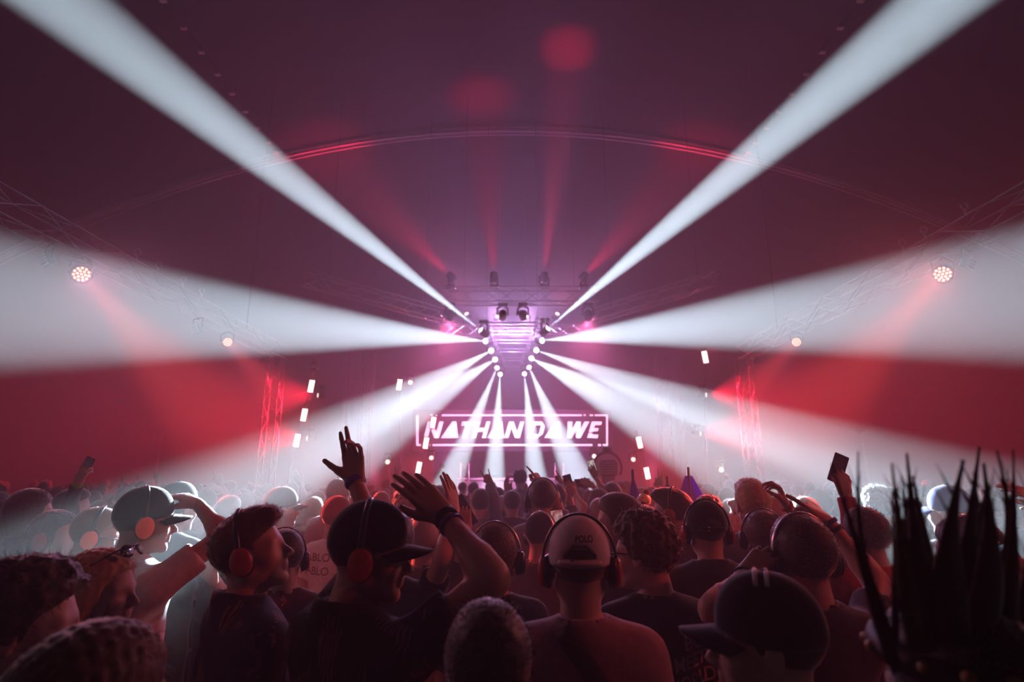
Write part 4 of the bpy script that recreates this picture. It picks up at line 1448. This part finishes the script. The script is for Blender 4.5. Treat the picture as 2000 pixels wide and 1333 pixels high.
P('man with swept hair and red headphones in profile near the blue flag', 1312, 1003, 3.6, yaw=20, hyaw=62, hair='quiff', hcol='dark', top='navy', phones='red', seed=1, hs=1.1, **FAR)
p = P('man in black cap with an open back, red headphones and a dark mottled jacket', 1380, 1040, 2.65, yaw=-4, hyaw=-2, hair='buzz', hcol='black', top='olive', sleeve='long', cap='black', cap_open=True, phones='red', hs=.95, seed=2, collar=True, **NEAR)
# --- right front
p = P('crop-haired man in black headphones raising a pointing right hand, wristwatch on the left', 1567, 1092, 2.0, yaw=3, hyaw=4, hair='short', hcol='dark', top='charcoal', phones='black-silver', hs=1.06, seed=1,
      armR=dict(epx=(1714, 1140), wpx=(1612, 1015), es=1, ws=1, hand='point', dpx=(1540, 958), dd=.02, palm=(-.5, .5, -.6)),
      armL=dict(epx=(1392, 1192), wpx=(1458, 1122), es=-1, ws=1, hand='relaxed', dpx=(1500, 1080), palm=(.6, .7, -.2)), **NEAR)
wristband(p, 'R', M_BANDB, at_=.01)
wristband(p, 'R', M_BANDD, at_=.04)
wb_ = wristband(p, 'L', M_BANDD, at_=.02, w=.014)
A = p.arms[0]
c = (A['W'] + (A['E'] - A['W']).normalized() * .02) + Vector((-.012, -.03, .012))
MB().lathe([(.016, -.003), (.0175, .0), (.016, .004), (.004, .0045)], 18, Matrix.Translation(c * p.s) @ aim((-.4, -.8, .45)).to_4x4()).build('watch_face', M_WHITEPL, wb_, True)
p = P('person in a black cap with white clips facing aside before the crop-haired man', 1497, 1262, 1.25, yaw=30, hyaw=68, hair='buzz', hcol='black', top='black', cap='black', hs=1.02, seed=3, **NEAR)
for dx in (0, .022):
    MB().tube([(.055, -.012 + dx, .124), (.022, -.012 + dx, .1455), (-.022, -.012 + dx, .1455), (-.055, -.012 + dx, .124)], .0045, 8, flat=.5).build('hair_clip', M_WHITEPL, p.cap, True)
MB().box((.064, .078, .085), (.004, .022, .026), Matrix.Rotation(-.7, 3, 'Z'), bev=.001).build('cap_badge', M_PRINT, p.cap)
p = P('person in brown hair and black headphones curling one red-banded raised hand', 1492, 1052, 3.05, yaw=-10, hyaw=-15, hair='short', hcol='brown', top='black', phones='black', hs=1.08, seed=4,
      armR=dict(epx=(1590, 1052), wpx=(1533, 985), es=1, ws=-1, hand='pinch', dpx=(1512, 925), palm=(-1, .25, .1)), h=.016, hh=.006, fuzz=900)
wristband(p, 'R', M_BANDR, at_=.015)
P('fair-haired man in a grey tee seen from behind, his hair lit white', 1470, 988, 3.5, yaw=-3, hair='quiff', hcol='blonde', top='grey', seed=2, hs=1.1, skin=M_SKIN3, h=.017, hh=.006, fuzz=1400)
p = P('person hidden behind the headphoned pair holding a picture-lit phone up', 1575, 1012, 4.1, yaw=0, hair='short', hcol='fair', top='grey', seed=0,
      armL=dict(epx=(1560, 1060), wpx=(1526, 1003), es=-1, ws=-1, hand='grip', dpx=(1500, 965), palm=(0, 1, .2)), **FAR)
held_phone(p, 'L', 'large phone showing a bright picture beside the red-banded hand', M_SCR_PIC, tilt=-20, yaw=10, up=.085, w=.085, hgt=.17)
p = P('person in a red long-sleeved top lifting a grey phone high', 1692, 1050, 2.9, yaw=6, hair='short', hcol='dark', top='red', sleeve='long', seed=3, hs=1.05,
      armL=dict(epx=(1672, 1062), wpx=(1652, 965), es=1, ws=1, hand='grip', dpx=(1630, 905), palm=(0, 1, .2)), h=.017, hh=.006, fuzz=1300)
held_phone(p, 'L', 'grey-backed phone held high by the red sleeve', M_SCR_OFF, tilt=24, yaw=0, up=.13, fwd=.02, w=.078, hgt=.155)
P('person with pale shaggy hair lit white behind the dark spikes', 1716, 992, 4.35, yaw=0, hair='curly', hcol='grey', top='grey', seed=1, skin=M_SKIN3, h=.02, hh=.006, fuzz=1800)
P('person in a blue cap between the two clumps of dark spikes', 1856, 1003, 3.4, yaw=-10, hyaw=20, hair='buzz', hcol='fair', top='grey', cap='blue', seed=1, **FAR)
P('person with red and silver headphones half hidden by the dark spikes', 1890, 1080, 2.3, yaw=10, hyaw=16, hair='bob', hcol='black', top='black', phones='red-silver', seed=2, fem=True, h=.018, hh=.006, fuzz=700)
p = P('person near the feather headdress stretching two pale hands over the crowd', 2085, 1040, 2.6, yaw=20, hair='short', hcol='fair', top='white', skin=M_SKIN3,
      armL=dict(epx=(2058, 1075), wpx=(2030, 975), es=1, ws=1, hand='flat', dpx=(1935, 935), palm=(0, .6, -.8)),
      armR=dict(epx=(2150, 1075), wpx=(2060, 985), es=1, ws=1, hand='open', dpx=(1935, 972), palm=(0, .5, .8)), **FAR)
p = P('dark-haired woman beside the feather headdress filming with a bright blue phone', 2140, 1150, 1.55, yaw=12, hair='bob', hcol='dark', top='maroon', fem=True,
      armL=dict(epx=(2060, 1270), wpx=(1992, 1150), es=1, ws=1, hand='grip', dpx=(1968, 1050), palm=(0, 1, 0)), **FAR)
held_phone(p, 'L', 'bright phone with a blue and green picture beside the feather headdress', M_SCR_BLUE, tilt=-9, yaw=8, up=.055, w=.082, hgt=.168)

# --- spiky headdress
p = P('person in a tall headdress of dark spiky feathers and amber beads', 1886, 1372, .85, yaw=6, hair='short', hcol='black', top='black', seed=3, hs=1.0, **NEAR)
M_FEATH = mat('dark_feather', (.022, .012, .009), .6, .3, noise=(.012, .007, .006), bscale=60)
M_FEATH2 = mat('brown_feather', (.10, .05, .02), .6, .3, noise=(.03, .015, .01), bscale=50)
M_BEAD = mat('amber_bead', (.35, .17, .05), .3, .5)
hd = MB()
ringp = [(.092 * math.cos(a), -.008 + .108 * math.sin(a), .060 + .012 * math.sin(a)) for a in np.linspace(0, 2 * math.pi, 33)]
hd.tube(ringp, .016, 8, flat=1.2)
hdo = hd.build('headdress', M_FEATH, p.t, True, mtx=p.H4)
Hinv = (p.t.matrix_basis @ p.H4).inverted()
rs = np.random.default_rng(5)
FEA = [(1624, 905, 1752, 1310, .0055, .78), (1676, 882, 1742, 1300, .0048, .8), (1742, 905, 1790, 1270, .008, .74), (1771, 886, 1815, 1270, .010, .76), (1762, 930, 1800, 1270, .007, .8), (1741, 965, 1748, 1280, .003, .82),
       (1783, 930, 1830, 1270, .009, .84), (1882, 898, 1868, 1260, .013, .74), (1913, 873, 1885, 1260, .010, .78), (1921, 905, 1912, 1260, .012, .76), (1947, 880, 1930, 1260, .008, .8), (1979, 878, 1968, 1270, .006, .78),
       (2004, 890, 1992, 1280, .006, .82), (1868, 960, 1850, 1265, .012, .86), (1935, 950, 1935, 1260, .014, .84), (1800, 1000, 1838, 1265, .012, .9), (1904, 940, 1898, 1260, .014, .88)]
for i, (tx, ty, bx, by, w, dep) in enumerate(FEA):
    a = at(bx, by, dep * .98 + .03); b = at(tx, ty, dep)
    m = MB()
    n = 9
    sag = Vector((rs.normal(0, .004), rs.normal(0, .004), 0))
    pts = []; rr = []
    for k_ in range(n + 1):
        f = k_ / n
        pts.append(Hinv @ (a.lerp(b, f) + sag * math.sin(math.pi * f) * 2))
        rr.append(1.5 * w * (.9 + .5 * math.sin(math.pi * min(1, f * 1.6))) * max(.10, (1 - f ** 1.6)) + .0006)
    m.tube(pts, rr, 7, flat=.45, up=(0, 1, 0))
    for k_ in range(10):                        # ragged barbs
        f = .25 + .07 * k_
        q = pts[min(n, int(f * n))]
        sgn = 1 if k_ % 2 else -1
        m.tube([q, q + Vector((sgn * (w * 1.1 + .004), 0, .035 + .01 * rs.random()))], [w * .35 * (1 - f * .6) + .0006, .0004], 5, flat=.5)
    m.build('feather', M_FEATH2 if i % 4 == 2 else M_FEATH, hdo, True)
for i in range(16):
    a = 2 * math.pi * i / 16
    MB().lathe([(.002, -.008), (.0075, -.005), (.0085, 0), (.0075, .005), (.002, .008)], 10, Matrix.Translation((.106 * math.cos(a), -.008 + .123 * math.sin(a), .062))).build('bead', M_BEAD, hdo, True)

# --- left group
p = P('man in white tee, dark cap and red headphones lifting a bare arm', 283, 1022, 2.6, yaw=-28, hyaw=-52, hair='buzz', hcol='dark', top='white', cap='charcoal', phones='lit', legs='monochrome', skin=M_SKIN3, hs=1.04, seed=1, slim=1.0,
      armR=dict(epx=(446, 1040), wpx=(386, 985), es=-1, ws=1, hand='relaxed', dpx=(340, 962), palm=(-.4, .3, -1)), h=.015, hh=.0055, fuzz=500)
strap(p, [(.03, 1.50), (-.13, 1.22)], M_STRAP, .04)
P('man with cropped hair and white glasses, red headphones and dark vest beside the white tee', 191, 1047, 3.0, yaw=-40, hyaw=-66, pitch=-10, hair='buzz', hcol='fair', top='charcoal', sleeve='long', phones='lit', glasses='white', seed=2, hs=1.1, h=.016, hh=.0055, fuzz=900)
P('dark-haired person in profile with red headphones and a grey hooded top', 108, 1050, 3.5, yaw=-45, hyaw=-82, pitch=4, hair='bob', hcol='black', top='charcoal', sleeve='long', phones='red', seed=1, hs=1.25, skin=M_SKIN3, h=.017, hh=.0055, fuzz=700)
P('person with red headphones half hidden between the white glasses and the white tee', 250, 1042, 3.95, yaw=-40, hyaw=-60, hair='short', hcol='dark', top='charcoal', phones='lit', seed=0, hs=1.15, **FAR)
P('dark-haired person in a blue denim jacket behind the grey hooded top', 60, 1002, 4.0, yaw=-20, hyaw=-35, hair='bob', hcol='dark', top='denim', sleeve='long', seed=2, hs=1.2, collar=True, **FAR)
p = P('person in a dark hooded top reaching up with a phone, green band on the wrist', 142, 992, 4.6, yaw=-30, hyaw=-60, hair='short', hcol='black', top='black', sleeve='long', seed=3, hs=1.1,
      armR=dict(epx=(135, 985), wpx=(152, 945), es=-1, ws=-1, hand='grip', dpx=(166, 915), palm=(0, 1, 0)), **FAR)
wristband(p, 'R', M_BANDG, at_=.0, w=.03)
held_phone(p, 'R', 'small dark phone lifted by the green-banded wrist', M_SCR_OFF, tilt=25, up=.12)
p = P('blonde long-haired woman with sunglasses pushed up on her head, lilac top', 196, 1158, 1.95, yaw=-62, hyaw=-86, pitch=2, hair='long', hcol='blonde', top='lilac', sleeve='tank', glasses='top', fem=True, hs=1.08, seed=1, slim=.85, **NEAR)
P('brown shaggy-haired person in front of the blonde woman, face turned away', 42, 1228, 1.35, yaw=-35, hyaw=-58, hair='curly', hcol='brown', top='black', seed=4, hs=1.06, **NEAR)
P('long auburn-haired person whose crown shows below the blonde woman', 186, 1392, .98, yaw=-20, hyaw=-25, hair='long', hcol='auburn', top='black', fem=True, seed=2, hs=1.05, **NEAR)
p = P('person in dark cap and slate tee just past the lifted bare arm', 346, 995, 3.6, yaw=-15, hyaw=-20, hair='buzz', hcol='dark', top='charcoal', cap='black', seed=2, hs=1.1, slim=1.05,
      armR=dict(epx=(438, 1170), wpx=(414, 1132), es=-1, ws=-1, hand='relaxed', dpx=(404, 1100), palm=(-.5, 1, .2)), **FAR)
p = P('hazy dark-haired person holding a limp banded hand aloft in the white beam', 446, 1002, 4.9, yaw=-10, hyaw=-15, hair='short', hcol='dark', top='charcoal', seed=1,
      armL=dict(epx=(437, 1000), wpx=(430, 962), es=1, ws=1, hand='relaxed', dpx=(405, 940), palm=(-.6, .4, -.8)), **FAR)
wristband(p, 'L', M_BANDW, at_=.0, w=.03); wristband(p, 'L', M_BANDW, at_=.04, w=.016)
P('hazy person in a soft dark cap at the edge of the white beam', 550, 995, 4.6, yaw=-20, hyaw=-50, hair='buzz', hcol='dark', top='tropic', cap='navy', seed=0, hs=1.2, **FAR)
p = P('dark-haired person with red headphones looking down at a phone behind the quiffed man', 552, 1094, 2.75, yaw=20, hyaw=30, pitch=-14, hair='short', hcol='black', top='maroon', phones='red', seed=1, armL='front', armR='front', skin=M_SKIN2, **FAR)
held_phone(p, 'R', 'dark phone held low behind the quiffed man', M_SCR_OFF, tilt=0, yaw=20, up=.08)
p = P('man in maroon cap and white tee printed PABLO PABLO, one hand on his cap', 657, 1014, 4.4, yaw=-8, hyaw=-8, hair='buzz', hcol='dark', top='white', cap='maroon', seed=3, hs=1.22, h=.017, hh=.0065, fuzz=400,
      armR=dict(E=Vector((.30, .14, 1.62)), W=Vector((.13, .08, 1.75)), hand='flat', dir=Vector((-1, .1, .25)), palm=Vector((0, .2, -1))))
for i, z in enumerate((1.42, 1.325)):
    shirt_text(p, 'PABLO', -.085, z, .08, M_PRINTK, .001, -.02, 0)
p = P('person behind the black-capped man lifting a bare forearm and open hand', 768, 1066, 2.65, yaw=-6, hair='short', hcol='dark', top='black', seed=2, skin=M_SKIN3,
      armR=dict(epx=(866, 1090), wpx=(886, 1000), es=-1, ws=1, hand='flat', dpx=(880, 950), palm=(-.8, .6, 0)), h=.017, hh=.0075, fuzz=350)
p = P('person in silver-banded headphones between the two raised arms of the black-capped man', 828, 1056, 3.4, yaw=-4, hair='short', hcol='grey', top='black', phones='black-silver', seed=0, hs=1.1,
      armR=dict(epx=(905, 1060), wpx=(912, 1030), es=-1, ws=1, hand='grip', dpx=(905, 985), palm=(0, 1, 0)), **FAR)
held_phone(p, 'R', 'black tablet-sized phone tilted behind the raised bent wrist', M_SCR_OFF, tilt=-32, up=.09, w=.11, hgt=.19)
p = P('person in a dark cap and headphones filming with a red-lit phone', 1058, 1050, 3.5, yaw=-6, hyaw=-40, hair='buzz', hcol='dark', top='charcoal', cap='charcoal', phones='black-silver', seed=1,
      armR=dict(epx=(1112, 1110), wpx=(1098, 1055), es=1, ws=1, hand='grip', dpx=(1094, 1010), palm=(0, 1, .1)), **FAR)
held_phone(p, 'R', 'phone showing a red and white picture behind the white-capped man', M_SCR_RED, tilt=-8, up=.12, w=.082, hgt=.165, fwd=.012)

# --- raised hands deeper in the crowd
MID = dict(h=.027, hh=.0095, fuzz=120)
def M(label, px, py, Y, **k): return P(label, px, py, Y, **{**MID, **k})
M('person making a horned hand sign against the white beams', 938, 985, 5.6, hair='short', top='grey', sleeve='long', armR=dict(epx=(965, 975), wpx=(958, 945), es=1, ws=1, hand='horns', dpx=(943, 915), palm=(0, 1, 0)))
M('person lifting one flat hand beside the horned hand sign', 1000, 985, 6.2, hair='short', top='black', armL=dict(epx=(984, 985), wpx=(990, 962), es=1, ws=1, hand='flat', dpx=(988, 940), palm=(1, 1, 0)))
M('broad-headed person with headphones pointing forward at the stage', 1060, 978, 4.3, hair='short', hcol='dark', top='grey', phones='black', hs=1.1, armR=dict(epx=(1082, 968), wpx=(1058, 946), es=1, ws=1, hand='point', dpx=(1040, 918), palm=(0, .3, -1)))
M('person stretching a slim pointing hand right of the broad-headed person', 1088, 975, 5.8, hair='short', top='navy', armR=dict(epx=(1110, 968), wpx=(1100, 946), es=1, ws=1, hand='point', dpx=(1086, 916), palm=(-1, .3, -.2)))
p = M('person holding a dark phone out over the heads', 1172, 1008, 4.8, hair='short', hcol='fair', top='charcoal', armL=dict(epx=(1142, 985), wpx=(1122, 965), es=1, ws=1, hand='grip', dpx=(1106, 945), palm=(0, 1, 0)))
held_phone(p, 'L', 'dark phone held out by the fair-haired person over the heads', M_SCR_OFF, tilt=-14, up=.1)
p = M('person filming sideways with a phone held flat', 1170, 985, 5.4, hair='bob', hcol='brown', top='black', fem=True, armR=dict(epx=(1178, 965), wpx=(1156, 948), es=1, ws=1, hand='grip', dpx=(1136, 938), palm=(0, 1, 0)))
held_phone(p, 'R', 'phone turned sideways to film the stage', M_SCR_OFF, landscape=True, tilt=-4, up=.09)
p = M('person reaching far up with a small bright phone', 1196, 972, 5.8, hair='short', top='black', armL=dict(epx=(1182, 955), wpx=(1164, 933), es=1, ws=1, hand='grip', dpx=(1154, 912), palm=(0, 1, 0)))
held_phone(p, 'L', 'small phone raised highest near the stage lamp', M_SCR_PIC, tilt=-18, up=.11)
p = M('person behind the profile pair lifting a yellow bottle', 1262, 1030, 3.9, hair='short', hcol='dark', top='black', h=.018, armL=dict(epx=(1242, 1052), wpx=(1244, 1002), es=1, ws=1, hand='grip', dpx=(1248, 955), palm=(1, .3, 0)))
A = p.arms[0]
bp_ = p.wld(A['W'] + A['R'] @ Vector((-.0, -.05, .09)))
bt = empty('drink_bottle', bp_, 'round yellow bottle with a dark red stopper in a raised hand', 'bottle')
M_YEL = mat('yellow_bottle', (.75, .6, .22), .4, .4)
MB().lathe([(.018, -.05), (.036, -.045), (.05, -.01), (.05, .015), (.04, .04), (.018, .052)], 20, Matrix.Rotation(.35, 4, 'Y')).build('bottle_body', M_YEL, bt, True)
MB().lathe([(.016, .05), (.021, .056), (.022, .078), (.016, .086)], 14, Matrix.Rotation(.35, 4, 'Y')).build('stopper', CL['maroon'], bt, True)
MB().lathe([(.047, -.024), (.051, -.018), (.051, -.008), (.048, -.004)], 20, Matrix.Rotation(.35, 4, 'Y')).build('label_band', M_CUP, bt, True)
M('person stretching a two-finger sign up beside the small flag', 1302, 985, 6.4, hair='short', top='black', armL=dict(epx=(1290, 978), wpx=(1287, 950), es=1, ws=1, hand='peace', dpx=(1286, 922), palm=(0, 1, 0)))
M('person raising an open hand in front of the left stage lamps', 790, 972, 6.2, hair='bun', hcol='fair', top='maroon', armL=dict(epx=(782, 965), wpx=(776, 945), es=1, ws=1, hand='open', dpx=(771, 918), palm=(0, 1, 0)))
p = M('person with grey-green curls behind the flat raised hand', 796, 992, 4.2, hair='curly', hcol='grey', top='charcoal', hh=.007, fuzz=600)
M('hazy person slanting a long bare arm up through the white beam', 612, 1000, 5.6, hair='short', hcol='fair', top='charcoal', skin=M_SKIN3, armR=dict(epx=(640, 965), wpx=(668, 930), es=1, ws=1, hand='open', dpx=(690, 905), palm=(0, 1, 0)))
M('hazy person holding one straight arm up in the thick of the left beam', 620, 985, 6.4, hair='short', hcol='fair', top='grey', skin=M_SKIN3, armL=dict(epx=(594, 975), wpx=(588, 942), es=1, ws=1, hand='flat', dpx=(575, 925), palm=(0, 1, 0)))
M('hazy fair-haired person in a cap behind the maroon cap', 660, 972, 5.2, hair='buzz', hcol='fair', cap='grey', top='grey', hs=1.1, skin=M_SKIN3)
M('tall person standing out pale against the foot of the centre beams', 1016, 938, 9.5, hair='curly', hcol='dark', top='grey')

# one security figure on the stage
STAGE_P = person('hooded figure standing on the stage beside the left red lamps', 863, 912, 17.2, yaw=10, hair='short', hcol='black', top='black', sleeve='long', z0=STG_Z, h=.026, hh=.01, fuzz=0, collar=True)

# ------------------------------------------------------------------ the rest of the crowd: look-alikes from a few builds
TEMPL = []
specs = [
    ('person with cropped dark hair', dict(hair='short', hcol='dark', top='black')),
    ('person with headphones over short hair', dict(hair='short', hcol='black', top='charcoal', phones='black')),
    ('person with red headphones', dict(hair='short', hcol='brown', top='navy', phones='red', skin=M_SKIN2)),
    ('person with long brown hair', dict(hair='long', hcol='brown', top='black', fem=True)),
    ('person in a dark cap', dict(hair='buzz', hcol='dark', cap='black', top='grey')),
    ('person with a hair bun', dict(hair='bun', hcol='brown', top='maroon', fem=True)),
    ('person with curly dark hair', dict(hair='curly', hcol='dark', top='charcoal')),
    ('person with bobbed fair hair', dict(hair='bob', hcol='fair', top='black', fem=True)),
    ('person with silver-banded headphones', dict(hair='short', hcol='brown', top='olive', phones='black-silver', skin=M_SKIN3)),
    ('person with one hand pointing up', dict(hair='short', hcol='dark', top='black', armR='up')),
    ('person with both arms bent before the chest', dict(hair='quiff', hcol='brown', top='brown', armL='front', armR='front')),
]
for i, (lab, sp) in enumerate(specs):
    TEMPL.append((lab, person(lab, 0, 0, 0, world=False, h=.026, hh=.010, fuzz=90, seed=i, **sp).t))


def copy_tree(o, parent=None):
    c = o.copy()
    COL.objects.link(c)
    c.parent = parent
    for ch in o.children: copy_tree(ch, c)
    return c


spots = []
rs = np.random.default_rng(21)
taken = [(q.t.location.x, q.t.location.y) for q in PEOPLE]
y = 3.3
while y < 14.6 and len(spots) < 246:
    dx = .52 + .035 * (y - 3)
    half = y * .93 + .6
    x = -half + rs.uniform(0, dx)
    while x < half:
        q = (x + rs.normal(0, .06), y + rs.normal(0, .08))
        hp = 1000 + 1134 * q[0] / q[1]                # roughly where that head would show: keep the view of the described people open
        shut = (585 < hp < 720 and q[1] < 4.5) or (330 < hp < 585 and q[1] < 5.0) or (1430 < hp < 1750 and q[1] < 4.3)
        if not shut and all((q[0] - a) ** 2 + (q[1] - b) ** 2 > .54 ** 2 for a, b in taken) and abs(q[0]) < 17:
            spots.append(q); taken.append(q)
        x += dx * rs.uniform(.9, 1.15)
    y += .46 + .032 * (y - 3)
first = set()
TOPS = ['black', 'charcoal', 'navy', 'maroon', 'grey', 'olive', 'brown', 'black', 'charcoal', 'white']
cnt = {}
for i, (x, y) in enumerate(spots):
    k = int(rs.integers(0, len(TEMPL)))
    if k == 9 and rs.random() < .55: k = 0
    lab, t = TEMPL[k]
    if k in first: o = copy_tree(t)
    else: o = t; first.add(k)
    o.location = (x, y, 0)
    o.rotation_euler = (0, 0, rs.normal(0, .35) - x * .02)
    sc = rs.uniform(.90, 1.0)
    o.scale = (sc, sc, sc)
    tp = TOPS[int(rs.integers(0, len(TOPS)))]
    for ch in o.children:
        if ch.name.startswith('shirt'):
            ch.material_slots[0].link = 'OBJECT'
            ch.material_slots[0].material = CL[tp]
    zone = ('near the stage front' if y > 10.5 else 'in the dark left flank' if x < -.42 * y else 'in the right flank' if x > .42 * y else 'in the thick of the crowd' if y < 6.2 else 'halfway to the stage')
    lb = lab + ', %s top, %s' % (tp, zone)
    tag(o, lb, 'person', 'crowd: ' + lb)

# ------------------------------------------------------------------ flags, booth, stage kit
def flag(px, py_top, Y, w, hgt, m, label, lean=0.0):
    p0 = at(px, py_top, Y)
    t = empty('flag', (p0.x, Y, 0), label, 'flag', 'flags held over the crowd')
    MB().tube([(0, 0, 0), (lean * p0.z, 0, p0.z + .08)], .012, 8).build('pole', M_BLACK, t, True)
    nu, nv = 26, 14
    V = []; F = []
    for j in range(nv + 1):
        v = j / nv
        for i in range(nu + 1):
            u = i / nu - .5
            f = .05 * v * math.sin(u * 19 + 1)
            V.append((lean * p0.z + u * w * (.10 + .9 * v), f - .05 * v, p0.z - hgt * v - .14 * w * v * abs(u) * 2))
    for j in range(nv):
        for i in range(nu): F.append((j * (nu + 1) + i, j * (nu + 1) + i + 1, (j + 1) * (nu + 1) + i + 1, (j + 1) * (nu + 1) + i))
    add_solid(link('cloth', mesh_from_arrays('cloth', V, F), m, t), .004)
def flag_cloth(name, col):
    m = mat(name, col, .8, .2, noise=tuple(q * .6 for q in col), bscale=6)
    nt = m.node_tree
    tr = nt.nodes.new('ShaderNodeBsdfTranslucent'); tr.inputs['Color'].default_value = (*col, 1)
    mx = nt.nodes.new('ShaderNodeMixShader'); mx.inputs['Fac'].default_value = .6
    out = nt.nodes['Material Output']
    nt.links.new(nt.nodes['Principled BSDF'].outputs[0], mx.inputs[1]); nt.links.new(tr.outputs[0], mx.inputs[2]); nt.links.new(mx.outputs[0], out.inputs['Surface'])
    return m
M_FLAG = flag_cloth('indigo_flag_cloth', (.16, .09, .75))
M_FLAG2 = flag_cloth('plum_flag_cloth', (.22, .09, .40))
flag(1236, 936, 5.0, .2, .36, M_FLAG, 'narrow indigo flag hanging in a peak beside the yellow bottle')
flag(1345, 930, 5.4, .66, .55, M_FLAG, 'wide indigo flag draped like a tent over the crowd')
flag(1303, 946, 6.0, .36, .4, M_FLAG2, 'plum flag drooping beside the wide indigo flag')

bt = empty('dj_booth', (0, 18.6, STG_Z), 'pale DJ booth with lattice frames standing behind the centre beams', 'booth')
M_BOOTH = mat('pale_booth_panel', (.55, .53, .56), .5, .3)
MB().box((0, 0, 1.0), (3.5, .8, .08), bev=.02).build('table_top', M_BOOTH, bt)
for i in range(6):
    MB().box((-1.45 + .58 * i, -.36, .48), (.56, .04, .92), bev=.01).build('front_panel', M_BOOTH, bt)
for x in (-1.7, 1.7):
    for yy in (-.34, .34): MB().tube([(x, yy, 0), (x, yy, .97)], .03, 8).build('leg', M_ALU, bt, True)
for k_, (x, lab) in enumerate(((-.62, 'left'), (0, 'middle'), (.62, 'right'))):
    d = empty('media_player', (x, 18.55, STG_Z + 1.04), 'dark %s deck on the DJ booth table' % lab, 'music player', 'decks on the DJ booth')
    MB().box((0, 0, .055), (.42, .45, .11), bev=.01).build('housing', M_BLACK, d)
    MB().lathe([(.12, .11), (.12, .125), (.1, .13), (.02, .13)], 20).build('jog_wheel', M_ALU, d, True)
    MB().box((0, .14, .125), (.2, .1, .02), bev=.004).build('display', M_SCR_OFF, d)
for s in (-1, 1):
    q = at(1000 + s * 92, 905, 17.8)
    truss('booth_goalpost', (q.x, 17.8, STG_Z), (q.x, 17.8, q.z), .25, 'short lattice post at the %s of the DJ booth' % ('left' if s < 0 else 'right'), step=.25, r=.016, up=(0, 1, 0))
# large lamp with an arched yoke
q = at(1187, 922, 16.3)
t = empty('searchlight', (q.x, 16.3, STG_Z), 'large stage searchlight in an arched yoke right of the booth', 'stage lamp')
zc = q.z - STG_Z + .1
MB().box((0, 0, .1), (.6, .5, .2), bev=.03).build('base', M_BLACK, t)
MB().tube([(.4 * math.cos(a), 0, zc + .02 + .42 * math.sin(a)) for a in np.linspace(-.5, math.pi + .5, 26)], .035, 8).build('yoke', M_BLACK, t, True)
MB().box((0, 0, (zc - .2 + .2) / 2 + .02), (.34, .26, zc - .2), bev=.03).build('pedestal', M_BLACK, t)
hd_ = MB().box((0, 0, zc), (.5, .42, .44), bev=.06).build('lamp_housing', M_BLACK, t)
for i in range(5): MB().box((0, -.215, zc - .14 + .07 * i), (.4, .02, .03), bev=.005).build('cooling_fin', M_ALU, hd_)
MB().box((0, 0, zc + .52), (.24, .2, .12), bev=.02).build('top_box', M_BLACK, t)
